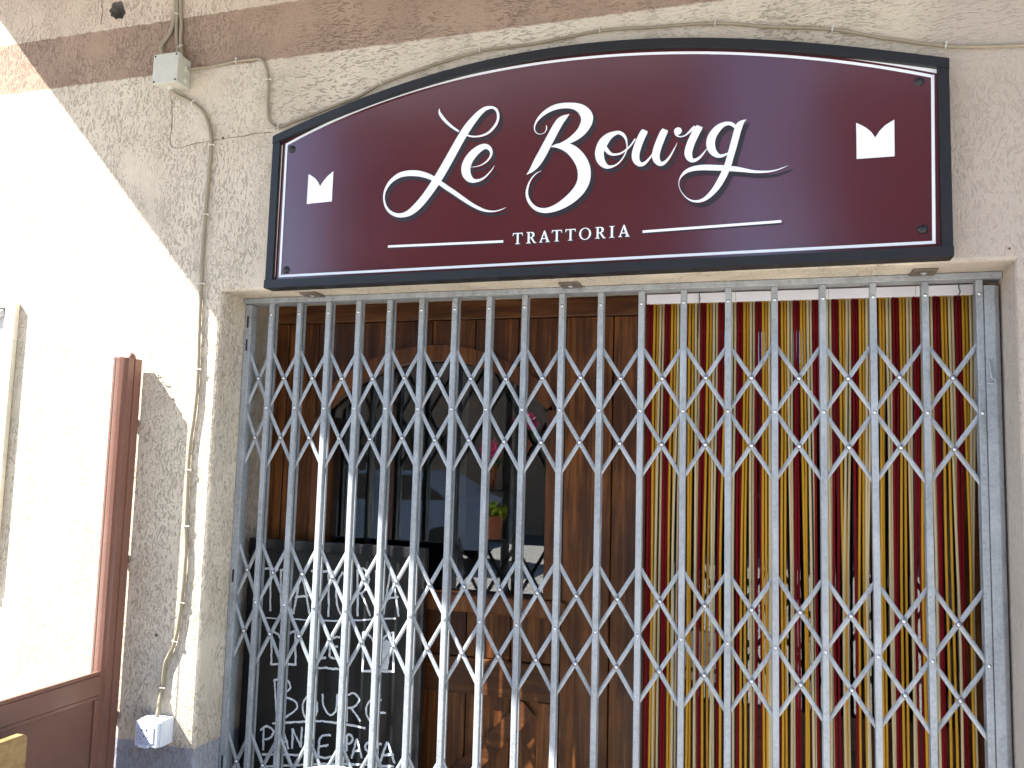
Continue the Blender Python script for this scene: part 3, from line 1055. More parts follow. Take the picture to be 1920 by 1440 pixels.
fw = 0.026
xs = np.linspace(BLx, BRx, 41)
MB().prism([(x, zo(x)) for x in xs] + [(x, zo(x) - fw * 1.02) for x in xs[::-1]], YF, -0.001).build('frame_bar', M['frame'], sg)
MB().prism([(BLx, zb_(BLx)), (BRx, zb_(BRx)), (BRx, zb_(BRx) + fw), (BLx, zb_(BLx) + fw)], YF - 0.003, -0.001).build('frame_bar', M['frame'], sg)
for xa, xb2 in ((BLx + 0.0005, BLx + fw), (BRx - fw, BRx - 0.0005)):
    MB().prism([(xa, zb_(xa) + fw + 0.0005), (xb2, zb_(xb2) + fw + 0.0005), (xb2, zo(xb2) - fw * 1.02 - 0.0005), (xa, zo(xa) - fw * 1.02 - 0.0005)], YF + 0.002, -0.001).build('frame_bar', M['frame'], sg)
xi = np.linspace(BLx + fw * 0.8, BRx - fw * 0.8, 41)
panel = MB().prism([(x, zo(x) - fw * 0.9) for x in xi] + [(x, zb_(x) + fw * 0.9) for x in xi[::-1]], YP, -0.002).build('sign_panel', M['sign'], sg)
# border line
ltop = [(538, 271), (618.9, 230.1), (723, 188.5), (827, 156.2), (931.4, 131.9), (1035.6, 115.6), (1138, 105), (1206.8, 100.2), (1313.6, 101.1), (1441.7, 104.9), (1527, 109.6), (1634, 122.4), (1748.5, 144.5)]


def sp(px, py):
    P = at(px, py, y=YP)
    return np.array([P[0], P[2]])


LT = np.array([sp(*q) for q in ltop])
cf = np.polyfit(LT[:, 0] - 1.076, LT[:, 1], 4)
xs = np.linspace(LT[0][0], LT[-1][0], 41)
ctop = np.stack([xs, np.polyval(cf, xs - 1.076)], 1)
c_tl, c_tr, c_br, c_bl = ctop[0], ctop[-1], sp(1751, 454.5), sp(525, 518)
lw = 0.0078
bl_ = MB()
ribbon(bl_, ctop, np.full(len(ctop), lw), YP - 0.0012)
for a, b2, k in ((c_tr, c_br, 1), (c_br, c_bl, 2), (c_bl, c_tl, 3)):
    d = (b2 - a) / np.linalg.norm(b2 - a) * lw / 2
    ribbon(bl_, np.array([a - d, b2 + d]), np.full(2, lw), YP - 0.0012 - 0.0001 * k)
bl_.build('border_line', M['white'], sg)
# unprinted white slivers along the edge of the panel
e1 = MB()
xs = np.linspace(1.82, BRx - fw - 0.001, 12)
e1.flat([(x, zo(x) - fw * 1.02 - 0.0004) for x in xs] + [(x, zo(x) - fw * 1.02 - 0.0004 - 0.011 * ((x - 1.82) / 0.22) ** 1.2) for x in xs[::-1]], YP - 0.0009)
e1.build('unprinted_edge', M['white'], sg)
e2 = MB()
xs = np.linspace(0.60, 0.80, 9)
e2.flat([(x, zo(x) - fw * 1.02 - 0.0004) for x in xs] + [(x, zo(x) - fw * 1.02 - 0.0004 - 0.0028 * math.sin((x - 0.6) / 0.2 * math.pi)) for x in xs[::-1]], YP - 0.0009)
e2.build('unprinted_edge', M['creamwood'], sg)
e2 = MB()
x0 = BLx + fw + 0.0005
e2.flat([(x0, 2.17), (x0 + 0.0015, 2.17), (x0 + 0.0030, zo(x0) - fw - 0.012), (x0, zo(x0) - fw - 0.008)], YP - 0.0009)
e2.build('unprinted_edge', M['creamwood'], sg)
for q in ((548, 280), (537, 506), (1723, 153), (1730, 430)):
    P = at(*q, y=YP)
    bo = MB().dome((P[0], YP, P[2]), 0.0125, 0.007, seg=16, rings=3).build('bolt', M['bolt'], sg, smooth=True)
    MB().dome((P[0], YP - 0.0060, P[2]), 0.0055, 0.0022, seg=6, rings=1).build('bolt_head', M['bolt'], bo)

# lettering: brush strokes (x, y, width) traced in the sign's own plane
LET = {}
Zm = lambda f, ox, oy: (lambda X, Y: (ox + X / f, oy + Y / f), f)
LET['L'] = (6.0, 710, 180, [
    [(688, 142, 3), (686, 182, 20), (706, 224, 32), (760, 290, 31), (830, 352, 26), (905, 402, 20)],
    [(985, 440, 14), (1040, 457, 18), (1100, 460, 18), (1170, 448, 22), (1240, 415, 27), (1300, 355, 30), (1338, 290, 28), (1348, 220, 28), (1330, 165, 28), (1295, 137, 26), (1250, 135, 36),
     (1195, 152, 50), (1130, 205, 66), (1060, 285, 82), (1000, 365, 92), (940, 460, 95), (880, 565, 97), (800, 710, 99), (720, 850, 101), (650, 965, 99), (580, 1070, 95), (500, 1175, 92), (430, 1252, 88),
     (360, 1310, 74), (290, 1340, 55), (220, 1345, 44), (160, 1325, 36), (110, 1285, 30), (77, 1225, 24), (64, 1150, 20), (74, 1080, 26), (107, 1010, 36), (160, 947, 46), (240, 895, 58), (330, 874, 64),
     (420, 873, 66), (500, 886, 62), (590, 918, 54), (680, 972, 50), (760, 1028, 50), (850, 1088, 48), (950, 1158, 44), (1050, 1224, 38), (1150, 1275, 32), (1230, 1298, 22), (1310, 1300, 14), (1380, 1282, 10), (1435, 1257, 3)]])
LET['e'] = (6.0, 710, 180, [
    [(1040, 803, 4), (1100, 797, 8), (1160, 778, 12), (1220, 737, 18), (1260, 685, 24), (1270, 635, 30), (1247, 590, 44), (1195, 571, 62), (1130, 600, 82), (1062, 660, 98), (1012, 730, 105), (985, 805, 106),
     (990, 875, 98), (1018, 925, 78), (1055, 953, 54), (1095, 958, 36), (1150, 945, 28), (1200, 915, 20), (1250, 865, 14), (1285, 820, 9), (1307, 785, 2)]])
LET['B'] = (6.261, 970, 180, [
    [(612, 216, 4), (585, 236, 32), (550, 262, 66), (505, 302, 92), (460, 372, 99), (410, 465, 100), (355, 568, 102), (302, 670, 104), (250, 760, 100), (208, 825, 82), (165, 880, 48), (112, 926, 4)],
    [(344, 350, 8), (346, 385, 13), (330, 425, 8), (295, 448, 6), (250, 450, 7), (217, 425, 9), (204, 390, 12), (210, 345, 17), (237, 290, 27), (290, 230, 42), (360, 177, 54), (440, 139, 62), (520, 121, 64), (600, 117, 66),
     (680, 126, 78), (745, 153, 100), (792, 197, 122), (817, 245, 134), (820, 292, 134), (800, 350, 126), (755, 420, 108), (690, 480, 90), (610, 532, 64), (510, 575, 38), (400, 600, 8)],
    [(402, 600, 8), (470, 590, 48), (560, 600, 92), (640, 640, 118), (710, 710, 134), (760, 790, 142), (785, 870, 146), (788, 950, 146), (770, 1030, 142), (725, 1110, 134), (650, 1190, 122), (560, 1260, 104), (460, 1315, 80),
     (360, 1346, 62), (280, 1345, 52), (215, 1320, 44), (165, 1275, 38), (130, 1215, 34), (116, 1150, 30), (125, 1080, 24), (150, 1010, 18), (190, 950, 14), (235, 908, 10), (290, 883, 3)]])
LET['o'] = (10.105, 1100, 210, [
    [(762, 730, 18), (767, 670, 20), (764, 600, 26), (750, 530, 38), (715, 460, 54), (660, 415, 62), (600, 396, 66), (500, 425, 98), (400, 490, 150), (310, 600, 185), (252, 740, 170), (247, 830, 160), (270, 920, 148), (325, 1000, 112),
     (400, 1046, 74), (500, 1035, 40), (590, 988, 30), (670, 905, 26), (730, 805, 22), (764, 720, 18)],
    [(345, 640, 40), (375, 715, 70), (425, 778, 64), (490, 812, 46), (560, 813, 40), (640, 795, 36), (720, 748, 32), (790, 690, 32), (850, 625, 30), (925, 515, 24)]])
LET['u'] = (10.105, 1100, 210, [
    [(1108, 352, 112), (1085, 395, 134), (1055, 450, 138), (1008, 555, 142), (965, 670, 143), (935, 780, 143), (930, 865, 138), (950, 935, 118), (995, 987, 92), (1050, 1000, 74), (1110, 970, 58), (1165, 918, 42), (1215, 855, 32), (1265, 780, 22)],
    [(1492, 340, 112), (1470, 382, 134), (1440, 440, 138), (1395, 550, 142), (1350, 670, 143), (1320, 780, 143), (1314, 860, 138), (1332, 925, 118), (1378, 978, 92), (1430, 990, 74), (1490, 955, 58), (1545, 900, 42), (1600, 820, 32), (1660, 710, 20), (1700, 630, 10), (1715, 580, 2)]])
LET['r'] = (8.0, 1260, 210, [
    [(48, 330, 26), (80, 362, 22), (120, 376, 18), (160, 372, 17), (205, 354, 20), (255, 312, 30), (310, 260, 44), (350, 225, 44)],
    [(418, 218, 88), (400, 252, 106), (370, 295, 112), (328, 380, 114), (287, 470, 114), (257, 560, 114), (247, 630, 110), (264, 695, 90), (305, 732, 62), (360, 725, 48), (420, 685, 36), (470, 630, 24), (526, 558, 8)]])
LET['g'] = (8.0, 1260, 210, [
    [(955, 232, 46), (905, 193, 52), (850, 178, 54), (770, 195, 72), (690, 252, 102), (620, 340, 118), (585, 430, 124), (582, 510, 122), (604, 580, 108), (648, 635, 84), (705, 665, 58), (770, 658, 40), (850, 622, 22)],
    [(1118, 122, 3), (1080, 140, 34), (1040, 172, 76), (1008, 215, 100), (982, 290, 100), (955, 390, 100), (920, 520, 100), (880, 660, 98), (840, 800, 98), (800, 900, 100), (745, 1010, 100), (680, 1120, 92), (600, 1220, 76),
     (510, 1300, 58), (420, 1340, 42), (340, 1345, 30), (260, 1320, 20), (190, 1265, 13), (130, 1180, 8), (105, 1100, 8), (115, 1020, 14), (160, 947, 36), (230, 890, 58), (330, 855, 72), (450, 840, 82), (560, 840, 84), (700, 845, 84),
     (820, 850, 80), (950, 862, 74), (1080, 880, 58), (1200, 898, 44), (1320, 905, 36), (1450, 900, 26), (1560, 880, 18), (1660, 845, 12), (1745, 808, 2)]])
SHX, SHZ = 0.0092, -0.0115      # offset of the printed drop shadow
for n_i, (ch, (f, ox, oy, strokes)) in enumerate(LET.items()):
    front, back = MB(), MB()
    for k, st in enumerate(strokes):
        Q = spline(st, sub=7)
        P = np.array([sp(ox + a / f, oy + b_ / f) for a, b_, _ in Q])
        # local scale: metres per traced pixel
        s0 = np.linalg.norm(sp(ox + Q[0][0] / f, oy + Q[0][1] / f + 10) - sp(ox + Q[0][0] / f, oy + Q[0][1] / f)) / 10
        W = np.maximum(Q[:, 2], 2) / f * s0
        ribbon(front, P, W, YP - 0.0022 - 0.0005 * k - 0.00012 * n_i, 0.0004)
        ribbon(back, P + np.array([SHX, SHZ]), W + 0.003, YP - 0.0006 - 0.0003 * k, 0.00025)
    if ch == 'r':
        C0 = np.array([sp(1260 + 90 / 8, 210 + 293 / 8)])[0]
        front.add([(C0[0] + 0.0108 * math.cos(a), YP - 0.0033, C0[1] + 0.0108 * math.sin(a)) for a in np.arange(24) * math.pi / 12], [tuple(range(24))])
        back.add([(C0[0] + SHX + 0.0118 * math.cos(a), YP - 0.0013, C0[1] + SHZ + 0.0118 * math.sin(a)) for a in np.arange(24) * math.pi / 12], [tuple(range(24))])
    lo_ = front.build('letter', M['white'], sg)
    lo_['label'] = 'white script letter ' + ch
    back.build('letter_shadow', M['letter_back'], lo_)

GT = {'T': ([(0, 1), (.88, 1), (.90, .74), (.86, .74), (.79, .92), (.53, .92), (.53, .06), (.66, .035), (.66, 0), (.22, 0), (.22, .035), (.35, .06), (.35, .92), (.09, .92), (.02, .74), (-.02, .74)], []),
      'I': ([(0, 1), (.46, 1), (.46, .96), (.32, .93), (.32, .07), (.46, .04), (.46, 0), (0, 0), (0, .04), (.14, .07), (.14, .93), (0, .96)], []),
      'A': ([(0, 0), (0, .04), (.08, .07), (.42, 1.03), (.52, 1.03), (.87, .07), (.96, .04), (.96, 0), (.56, 0), (.56, .04), (.67, .07), (.60, .29), (.27, .29), (.20, .07), (.31, .04), (.31, 0)], [[(.295, .37), (.57, .37), (.43, .78)]]),
      'R': ([(0, 0), (0, .04), (.13, .07), (.13, .93), (0, .96), (0, 1), (.42, 1), (.60, .98), (.72, .88), (.75, .74), (.71, .60), (.61, .52), (.54, .49), (.82, .07), (.93, .04), (.93, 0), (.69, 0), (.39, .45), (.31, .45), (.31, .07), (.43, .04), (.43, 0)],
            [[(.31, .53), (.42, .53), (.53, .61), (.56, .74), (.52, .87), (.41, .93), (.31, .93)]]),
      'O': ([(.5 + .52 * math.cos(a), .5 + .53 * math.sin(a)) for a in np.arange(28) * math.pi / 14], [[(.5 + .35 * math.cos(a), .5 + .46 * math.sin(a)) for a in np.arange(28) * math.pi / 14]])}
tb0, tb1 = sp(963, 458.6), sp(1183, 443.6)
caph = 0.0335
for ch, cxp in zip('TRATTORIA', (971.0, 996.6, 1021.3, 1044.2, 1069.8, 1097.1, 1126.0, 1147.4, 1170.2)):
    P = sp(cxp, 450)
    zb0 = tb0[1] + (tb1[1] - tb0[1]) * (P[0] - tb0[0]) / (tb1[0] - tb0[0])
    poly, holes = GT[ch]
    wd = max(a for a, _ in poly) + min(a for a, _ in poly)
    f_ = lambda L, dx=0.0, dz=0.0: [(P[0] + (a - wd / 2) * caph + dx, zb0 + b_ * caph + dz) for a, b_ in L]
    lo_ = MB().flat(f_(poly), YP - 0.0024, [f_(h_) for h_ in holes]).build('small_letter', M['white'], sg)
    MB().flat(f_(poly, .0042, -.0052), YP - 0.0008, [f_(h_, .0042, -.0052) for h_ in holes]).build('letter_shadow', M['letter_back'], lo_)
for a, b2 in (((728, 462.5), (944, 453)), ((1205, 434.8), (1465, 415.5))):
    P = np.array([sp(*a), sp(*b2)])
    lo_ = ribbon(MB(), P, np.full(2, 0.0072), YP - 0.0022).build('rule_line', M['white'], sg)
    ribbon(MB(), P + np.array([.003, -.0038]), np.full(2, 0.0072), YP - 0.0008).build('line_shadow', M['letter_back'], lo_)
for f, ox, oy, pl in ((18, 560, 310, [(345, 305), (450, 360), (570, 450), (670, 575), (735, 715), (830, 560), (960, 400), (1070, 300), (1185, 205), (1130, 1225), (285, 1312)]),
                      (14.4, 1590, 210, [(218, 300), (350, 360), (480, 430), (620, 545), (733, 697), (850, 520), (990, 375), (1120, 290), (1247, 215), (1255, 1203), (232, 1277)])):
    P = [tuple(sp(ox + a / f, oy + b_ / f)) for a, b_ in pl]
    MB().flat(P, YP - 0.0022).build('emblem', M['white'], sg)

# ------------------------------------------------------------------ junction box, cables, socket box
jb = empty('junction_box', (-0.331, 0, 2.87), 'square aged grey junction box on the brown painted band', 'junction box')
cx, cz = -0.334, 2.905
MB().box(cx - 0.048, cx + 0.048, -0.050, -0.001, cz - 0.050, cz + 0.050, 0.004).build('box_body', M['box'], jb)
lid = MB().box(cx - 0.051, cx + 0.051, -0.072, -0.0505, cz - 0.053, cz + 0.053, 0.004).build('lid', M['box'], jb)
for a in (-1, 1):
    for b_ in (-1, 1):
        MB().dome((cx + a * 0.043, -0.072, cz + b_ * 0.045), 0.0042, 0.0012, seg=8, rings=1).build('screw', M['bolt'], lid)
for p, ax in (((cx + 0.048, -0.026, cz + 0.012), (1, 0, 0)), ((cx + 0.048, -0.026, cz - 0.028), (1, 0, 0)), ((cx - 0.01, -0.026, cz - 0.050), (0, 0, -1)), ((cx + 0.015, -0.026, cz + 0.050), (0, 0, 1))):
    MB().dome(p, 0.013, 0.008, axis=ax, seg=12, rings=2, flat=0.4).build('cable_gland', M['box'], jb, smooth=True)


def cable(label, px, r, clips, first=None, last=None, wav=0.0008):
    P = [at(*q, y=-r - 0.002) for q in px]
    if first is not None:
        P[0] = np.array(first)
    if last is not None:
        P[-1] = np.array(last)
    pts = spline(P, sub=6)
    pts[:, 1] += rng.normal(0, wav, len(pts)) * 0.5
    o = tag(MB().tube(pts, r, 8).build('cable', M['cable'], smooth=True), label, 'cable', 'beige cables on the plaster wall')
    for q in clips:
        P = at(*q, y=-r - 0.002)
        i = int(np.argmin(np.linalg.norm(pts - P, axis=1)))
        d = pts[min(i + 1, len(pts) - 1)] - pts[max(i - 1, 0)]
        d /= np.linalg.norm(d)
        nn = np.array([-d[2], 0, d[0]])
        mb = MB()
        arc = [pts[i] + (r + 0.0012) * (math.cos(a) * nn + math.sin(a) * np.array([0, -1, 0])) for a in np.linspace(-0.5, math.pi + 0.5, 9)]
        mb.tube(arc, 0.0022, 5)
        mb.dome(pts[i] + nn * (r + 0.005), 0.0040, 0.006, seg=8, rings=2)
        mb.build('cable_clip', M['clip'], o)
    return o


GLAND = (cx + 0.054, -0.026, cz + 0.012)
cable('cable running down the left pier from the junction box to the socket box',
      [(318, 163), (336, 180), (362, 193), (382, 212), (393, 240), (396, 272), (391, 330), (385, 402), (380, 470), (377, 532), (374, 600), (371, 693), (366, 763), (355, 847), (350, 947), (348, 987), (348, 1043), (340, 1130), (328, 1202), (310, 1243), (305, 1277), (302, 1297), (296, 1345)],
      0.0062, [(362, 193), (396, 272), (385, 402), (376, 532), (370, 695), (353, 885), (348, 987), (340, 1130), (328, 1202), (303, 1290)], (cx - 0.01, -0.028, cz - 0.055), (-0.2265, -0.030, 0.770))
cable('cable looping right from the junction box and over the arched sign',
      [(355, 122), (382, 127), (410, 122), (443, 115), (470, 112), (488, 111), (498, 124), (503, 150), (502, 190), (504, 224), (513, 235), (523, 239), (550, 228), (584, 216), (636, 195), (674, 180), (716, 157), (792, 129), (900, 96), (1001, 82), (1125, 58), (1228, 50.7), (1341, 43.4), (1441, 50), (1561, 55), (1655, 71), (1773, 86), (1850, 87), (1940, 84), (2060, 80)],
      0.0046, [(443, 115), (503, 150), (523, 239), (716, 157), (900, 96), (1125, 58), (1341, 43), (1561, 55), (1773, 86)], GLAND)
cable('slack leftmost cable dropping onto the junction box', [(298, 102), (303, 88), (318, 62), (326, 38), (329, 10), (329, -40), (328, -90)], 0.0072, [], (cx - 0.036, -0.03, cz + 0.045))
cable('middle one of the cables dropping straight to the junction box', [(333, 100), (332, 75), (331, 45), (333, 15), (333, -40), (333, -90)], 0.0055, [(331, 28)], (cx + 0.008, -0.022, cz + 0.052))
cable('rightmost upright cable entering the junction box top', [(338, 98), (339, 75), (340, 45), (339, 15), (338, -40), (338, -90)], 0.0055, [(339, 88)], (cx + 0.024, -0.022, cz + 0.052))

sb = empty('socket_box', (-0.225, 0, 0.69), 'white surface socket box with a flap low on the left pier', 'socket box')
x0, x1, z0, z1 = -0.272, -0.184, 0.690, 0.770
MB().box(x0, x1, -0.060, -0.001, z0, z1, 0.004).build('box_body', M['box2'], sb)
lid = MB().box(x0 + 0.002, x1 - 0.002, -0.074, -0.0605, z0 + 0.002, z1 - 0.002, 0.004).build('flap', M['box2'], sb)
MB().box(x0 + 0.010, x1 - 0.014, -0.0765, -0.0742, z0 + 0.014, z1 - 0.016, 0.001).build('smoked_cover', M['box3'], lid)
MB().box(x0 + 0.022, x1 - 0.030, -0.082, -0.0742, z0 + 0.001, z0 + 0.010, 0.002).build('flap_grip', M['box2'], lid)
t = MB()
for k, (a, b_) in enumerate(((0.030, 0.052), (0.047, 0.053), (0.038, 0.035), (0.052, 0.033), (0.028, 0.026))):
    t.dome((x0 + a, -0.0766, z0 + b_), 0.0035 - 0.0004 * k, 0.0005, seg=8, rings=1)
t.build('flap_mark', M['iron'], lid)

# ------------------------------------------------------------------ brown glazed wind screen standing out from the wall
XSn = -0.390
sc = empty('glazed_screen', (XSn - 0.02, -0.5, 0), 'brown metal framed glass screen standing out from the wall at left', 'glass screen')
ZTP = 1.912
p = MB()
prof = [(-0.045, -0.018), (0.0, -0.018), (0.0, -0.048), (-0.0045, -0.0495), (-0.0045, -0.0525), (0.0, -0.054), (0.0, -0.078), (-0.008, -0.082), (-0.008, -0.094), (-0.020, -0.097), (-0.045, -0.097)]
p.sweep([(a, b_) for a, b_ in prof], (XSn, 0, 0.0), (XSn, 0, ZTP), (1, 0, 0), (0, 1, 0))
p.build('post', M['brown'], sc)
MB().dome((XSn - 0.022, -0.045, ZTP), 0.016, 0.022, axis=(0, 0, 1), seg=12, rings=3).build('post_cap', M['brown'], sc, smooth=True)
for z in (1.70, 1.25, 0.75):
    MB().box(XSn - 0.035, XSn - 0.012, -0.0178, -0.0005, z - 0.012, z + 0.012).build('wall_bracket', M['brown'], sc)
MB().box(XSn - 0.029, XSn - 0.023, -1.35, -0.0975, 0.905, ZTP - 0.004).build('glass_pane', M['clear'], sc)
MB().box(XSn - 0.0225, XSn - 0.0205, -0.114, -0.112, 0.912, ZTP - 0.006).build('glass_seal', M['gasket'], sc)
MB().box(XSn - 0.045, XSn, -1.35, -0.0975, 0.838, 0.900, 0.004).build('mid_rail', M['brown'], sc)
MB().box(XSn - 0.012, XSn - 0.002, -1.35, -0.099, 0.9005, 0.912, 0.002).build('glazing_bead', M['brown'], sc)
MB().box(XSn - 0.030, XSn - 0.012, -1.35, -0.0975, 0.11, 0.8375).build('lower_panel', M['brown2'], sc)
for a in ((-1.35, -0.0975, 0.826, 0.8375), (-0.113, -0.0975, 0.11, 0.8255)):
    MB().box(XSn - 0.0118, XSn - 0.003, a[0], a[1], a[2], a[3], 0.002).build('panel_bead', M['brown'], sc)
MB().box(XSn - 0.045, XSn, -1.35, -0.0975, 0.0, 0.109, 0.004).build('bottom_rail', M['brown'], sc)
MB().box(XSn - 0.045, XSn, -1.43, -1.3505, 0.0, ZTP, 0.004).build('post', M['brown'], sc)

# ------------------------------------------------------------------ window at the far left
lw_ = empty('curtained_window', (-1.4, 0, 1.1), 'sunlit cream framed window with a pale gathered curtain at the left edge', 'window')
xr, zt = -0.955, 2.124
zb0, xl = 1.13, -1.80
for a in ((xr - 0.018, xr, zb0, zt), (xl, xl + 0.018, zb0, zt)):
    MB().box(a[0], a[1], -0.020, -0.001, a[2], a[3], 0.002).build('outer_frame', M['creamwood'], lw_)
MB().box(xl + 0.0185, xr - 0.0185, -0.020, -0.001, zt - 0.014, zt, 0.002).build('outer_frame', M['whitewood'], lw_)
MB().box(xl + 0.0185, xr - 0.0185, -0.026, -0.001, zb0 - 0.02, zb0 + 0.03, 0.002).build('window_sill', M['whitewood'], lw_)
for a in ((xr - 0.055, xr - 0.0185, zb0 + 0.031, zt - 0.0145), (xl + 0.0185, xl + 0.055, zb0 + 0.031, zt - 0.0145)):
    MB().box(a[0], a[1], -0.013, -0.001, a[2], a[3], 0.002).build('sash', M['whitewood'], lw_)
cu = MB()
nx, nz = 60, 30
vs, fs = [], []
for j in range(nz):
    for i in range(nx):
        u, v_ = i / (nx - 1), j / (nz - 1)
        X = xl + 0.056 + u * (xr - xl - 0.112)
        Zq = zb0 + 0.032 + v_ * (zt - zb0 - 0.048)
        vs.append((X, -0.006 - 0.003 * math.sin(u * 40) * (1 - v_ * 0.5) - 0.002 * math.sin(v_ * 30 + u * 8) * max(0, v_ - 0.8) * 4, Zq))
for j in range(nz - 1):
    for i in range(nx - 1):
        fs.append((j * nx + i, j * nx + i + 1, (j + 1) * nx + i + 1, (j + 1) * nx + i))
cu.add(vs, fs).build('curtain', M['cloth'], lw_, smooth=True)
sw = spline([(xl + 0.06, -0.010, zt - 0.05), (-1.4, -0.014, zt - 0.085), (xr - 0.16, -0.014, zt - 0.062), (xr - 0.06, -0.010, zt - 0.03)], sub=8)
MB().tube(sw, [0.012] * len(sw), 8).build('swag', M['cloth'], lw_, smooth=True)

# ------------------------------------------------------------------ wooden bench and white chair at the lower edge
XB = -0.300
bn = empty('wooden_bench', (XB + 0.2, -0.75, 0), 'honey coloured wooden bench back in the lower left corner by the brown screen', 'bench')
ycr, ztp, rr = -0.4515, 0.8365, 0.016
corner = [(ycr - rr + rr * math.sin(a), ztp - rr + rr * math.cos(a)) for a in np.linspace(0, math.pi / 2, 7)]
pl = [(-1.25, ztp)] + corner + [(ycr, 0.70), (-1.25, 0.70)]
nb = len(pl)
bb = MB()
bb.add([(XB, a, b_) for a, b_ in pl] + [(XB - 0.022, a, b_) for a, b_ in pl], [tuple(range(nb)), tuple(range(nb, 2 * nb))[::-1]] + [(i, (i + 1) % nb, nb + (i + 1) % nb, nb + i) for i in range(nb)])
bb.build('backrest_slat', M['bench'], bn)
MB().box(XB - 0.022, XB, -1.25, -0.4515, 0.56, 0.67, 0.004).build('backrest_slat', M['bench'], bn)
for k in range(3):
    MB().box(XB + 0.03 + k * 0.13, XB + 0.15 + k * 0.13, -1.25, -0.4515, 0.42, 0.445, 0.004).build('seat_slat', M['bench'], bn)
for y in (-0.52, -1.18):
    MB().box(XB - 0.045, XB - 0.0225, y - 0.025, y + 0.025, 0.0, 0.80, 0.004).build('leg', M['bench'], bn)
    MB().box(XB + 0.36, XB + 0.40, y - 0.025, y + 0.025, 0.0, 0.419, 0.004).build('leg', M['bench'], bn)
    MB().box(XB - 0.0215, XB + 0.40, y - 0.02, y + 0.02, 0.36, 0.4195, 0.004).build('seat_bearer', M['bench'], bn)

cy = -0.50
cxm = float(at(627, 1434, y=cy)[0])
czt = float(at(627, 1437, y=cy)[2]) - 0.012
wc = empty('plastic_chair', (cxm, cy, 0), 'white plastic chair whose rounded back tops the lower edge before the chalkboard', 'chair')
vs, fs = [], []
na, nbv = 19, 8
for j in range(nbv):
    for i in range(na):
        u = -1 + 2 * i / (na - 1)
        v_ = j / (nbv - 1)
        top = czt - 0.075 * u * u - 0.05 * u ** 6
        Zq = 0.44 + (top - 0.44) * v_
        vs.append((cxm + u * 0.21, cy - 0.03 * (1 - u * u) * -1 + 0.05 * (v_ - 1), Zq))
for j in range(nbv - 1):
    for i in range(na - 1):
        if 1 < j < 6 and i % 3 == 1:
            continue
        fs.append((j * na + i, j * na + i + 1, (j + 1) * na + i + 1, (j + 1) * na + i))
ob = MB().add(vs, fs).build('chair_back', M['whitepl'], wc, smooth=True)
md = ob.modifiers.new('thick', 'SOLIDIFY')
md.thickness = 0.012
MB().box(cxm - 0.22, cxm + 0.22, cy - 0.48, cy - 0.04, 0.415, 0.44, 0.01).build('seat', M['whitepl'], wc)
for a in (-1, 1):
    MB().sweep([(-.02, -.02), (.02, -.02), (.02, .02), (-.02, .02)], (cxm + a * 0.20, cy - 0.05, 0.415), (cxm + a * 0.23, cy + 0.03, 0.0), (1, 0, 0), (0, 1, 0)).build('leg', M['whitepl'], wc)
    MB().sweep([(-.02, -.02), (.02, -.02), (.02, .02), (-.02, .02)], (cxm + a * 0.20, cy - 0.44, 0.415), (cxm + a * 0.22, cy - 0.48, 0.0), (1, 0, 0), (0, 1, 0)).build('leg', M['whitepl'], wc)

# ------------------------------------------------------------------ other side of the street (seen in the glass and on the sign)
def house(x0, x1, y1, hgt, mat, label, wins, rise=1.6):
    h_ = empty('street_house', ((x0 + x1) / 2, y1, 0), label, 'house', 'houses across the street')
    holes_ = []
    MB().box(x0, x1, y1 - 7, y1, -0.2, hgt).build('house_wall', M[mat], h_)
    rf = MB()
    xm, e = (x0 + x1) / 2, 0.4
    rf.add([(x0 - e, y1 + e, hgt - 0.1), (x1 + e, y1 + e, hgt - 0.1), (x1 + e, y1 - 3.5, hgt + rise), (x0 - e, y1 - 3.5, hgt + rise), (x0 - e, y1 - 7.4, hgt - 0.1), (x1 + e, y1 - 7.4, hgt - 0.1)],
           [(0, 1, 2, 3), (3, 2, 5, 4), (0, 3, 4), (1, 5, 2), (0, 4, 5, 1)])
    rf.build('roof', M['slate'], h_)
    for (wx, wz, ww, wh) in wins:
        f_ = MB().box(wx - ww / 2, wx + ww / 2, y1 + 0.002, y1 + 0.06, wz, wz + wh).build('window', M['whitewood'], h_)
        MB().box(wx - ww / 2 + 0.08, wx + ww / 2 - 0.08, y1 + 0.061, y1 + 0.07, wz + 0.08, wz + wh - 0.08).build('pane', M['mull'], f_)
        for s_ in (-1, 1):
            MB().box(wx + s_ * (ww / 2 + 0.25) - 0.23, wx + s_ * (ww / 2 + 0.25) + 0.23, y1 + 0.002, y1 + 0.05, wz, wz + wh).build('shutter', M['shutter'], f_)


house(-24, -12.5, -16.2, 4.6, 'stone', 'grey stone house with brown shutters, left one across the street', [(-21, 0.9, 1.0, 1.5), (-15.5, 0.9, 1.0, 1.5), (-21, 2.8, 1.0, 1.2), (-15.5, 2.8, 1.0, 1.2)])
house(-9.4, 0.0, -16.4, 10.6, 'ochre', 'tall brown house with slate roof in the middle across the street', [(-7.6, 0.9, 1.0, 1.6), (-2.2, 0.9, 1.0, 1.6), (-7.6, 4.2, 1.0, 1.5), (-2.2, 4.2, 1.0, 1.5), (-7.6, 7.4, 1.0, 1.4), (-2.2, 7.4, 1.0, 1.4)], 3.2)
house(0.4, 2.9, -19.5, 3.6, 'stone', 'small low stone house between the two tall ones across the street', [(1.6, 0.9, 1.0, 1.5)], 1.2)
house(3.1, 16, -16.2, 10.2, 'stone', 'tall grey stone house at the right end across the street', [(8, 0.9, 1.0, 1.5), (12.5, 0.9, 1.0, 1.5), (8, 4.2, 1.0, 1.5), (12.5, 4.2, 1.0, 1.5)], 3.0)

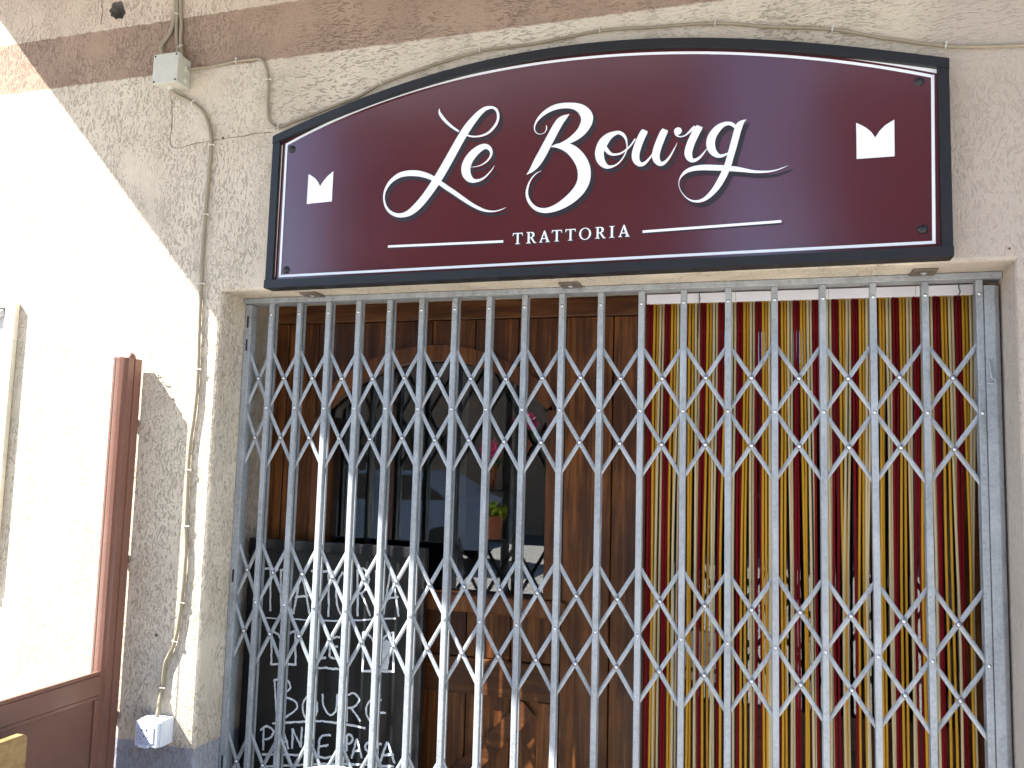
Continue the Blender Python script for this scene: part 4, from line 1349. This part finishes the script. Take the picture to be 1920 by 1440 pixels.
car = empty('parked_car', (-4.3, -9.6, 0), 'blue grey hatchback parked across the street', 'car')
prof = [(-2.0, 0.25), (-2.05, 0.6), (-1.95, 0.85), (-1.1, 0.98), (-0.45, 1.42), (0.9, 1.45), (1.6, 1.05), (1.95, 0.98), (2.0, 0.3)]
body = MB().prism([(-4.3 + a, b_) for a, b_ in prof], -10.4, -8.8)
body.build('car_body', M['carpaint'], car)
for pl in ([(-0.95, 0.99), (-0.42, 1.36), (0.15, 1.38), (0.15, 0.99)], [(0.22, 0.99), (0.22, 1.38), (0.85, 1.38), (1.35, 1.02)]):
    MB().prism([(-4.3 + a, b_) for a, b_ in pl], -8.796, -8.79).build('side_window', M['mull'], car)
for a in (-1.3, 1.3):
    for y in (-8.84, -10.36):
        MB().tube([(-4.3 + a, y - 0.1, 0.31), (-4.3 + a, y + 0.1, 0.31)], 0.31, 20).build('wheel', M['tyre'], car)

fs_ = empty('flower_stand', (-0.30, -3.25, 0), 'iron post with geranium pots standing out on the pavement', 'plant stand')
MB().tube([(-0.30, -3.25, 0), (-0.30, -3.25, 2.35)], 0.035, 10).build('post', M['iron'], fs_)
MB().box(-0.50, -0.10, -3.45, -3.05, 0.0, 0.04, 0.01).build('base_plate', M['iron'], fs_)


def pot(x, y, z, label, bloom=True):
    p_ = empty('flower_pot', (x, y, z), label, 'flower pot', 'potted geraniums on the iron post')
    prof_ = [(0.045, 0), (0.062, 0.15), (0.070, 0.15), (0.070, 0.175)]
    MB().tube([(x, y, z + b_) for a, b_ in prof_], [a for a, b_ in prof_], 16).build('pot', M['terra'], p_)
    lf, ft = MB(), MB()
    for k in range(90):
        d = rng.normal(0, 1, 3)
        d /= np.linalg.norm(d)
        q = np.array([x, y, z + 0.21]) + d * np.array([0.085, 0.085, 0.07]) * rng.uniform(0.4, 1)
        a, b_ = rng.normal(0, 0.02, 3), rng.normal(0, 0.02, 3)
        lf.add([q - a, q + b_, q + a, q - b_], [(0, 1, 2, 3)])
    for k in range(80):
        cl = k % 5
        q = np.array([x + 0.06 * math.cos(cl * 1.3), y + 0.06 * math.sin(cl * 1.3), z + 0.29 + 0.012 * cl]) + rng.normal(0, 0.022, 3)
        a, b_ = rng.normal(0, 0.014, 3), rng.normal(0, 0.014, 3)
        ft.add([q - a, q + b_, q + a, q - b_], [(0, 1, 2, 3)])
    lf.build('foliage', M['leaf' if bloom else 'leaf2'], p_)
    if bloom:
        ft.build('blossom', M['petal'], p_)


pot(-0.16, -3.25, 1.62, 'terracotta geranium pot highest on the iron post')
pot(-0.44, -3.25, 1.40, 'terracotta geranium pot on the other side of the iron post')
pot(-0.36, -3.16, 1.02, 'terracotta pot of yellow green leaves lowest on the iron post', False)
for x, z in ((-0.16, 1.60), (-0.44, 1.38), (-0.36, 1.00)):
    MB().box(min(x, -0.30) - 0.06, max(x, -0.30) + 0.06, -3.30, -3.16, z, z + 0.018).build('pot_shelf', M['iron'], fs_)
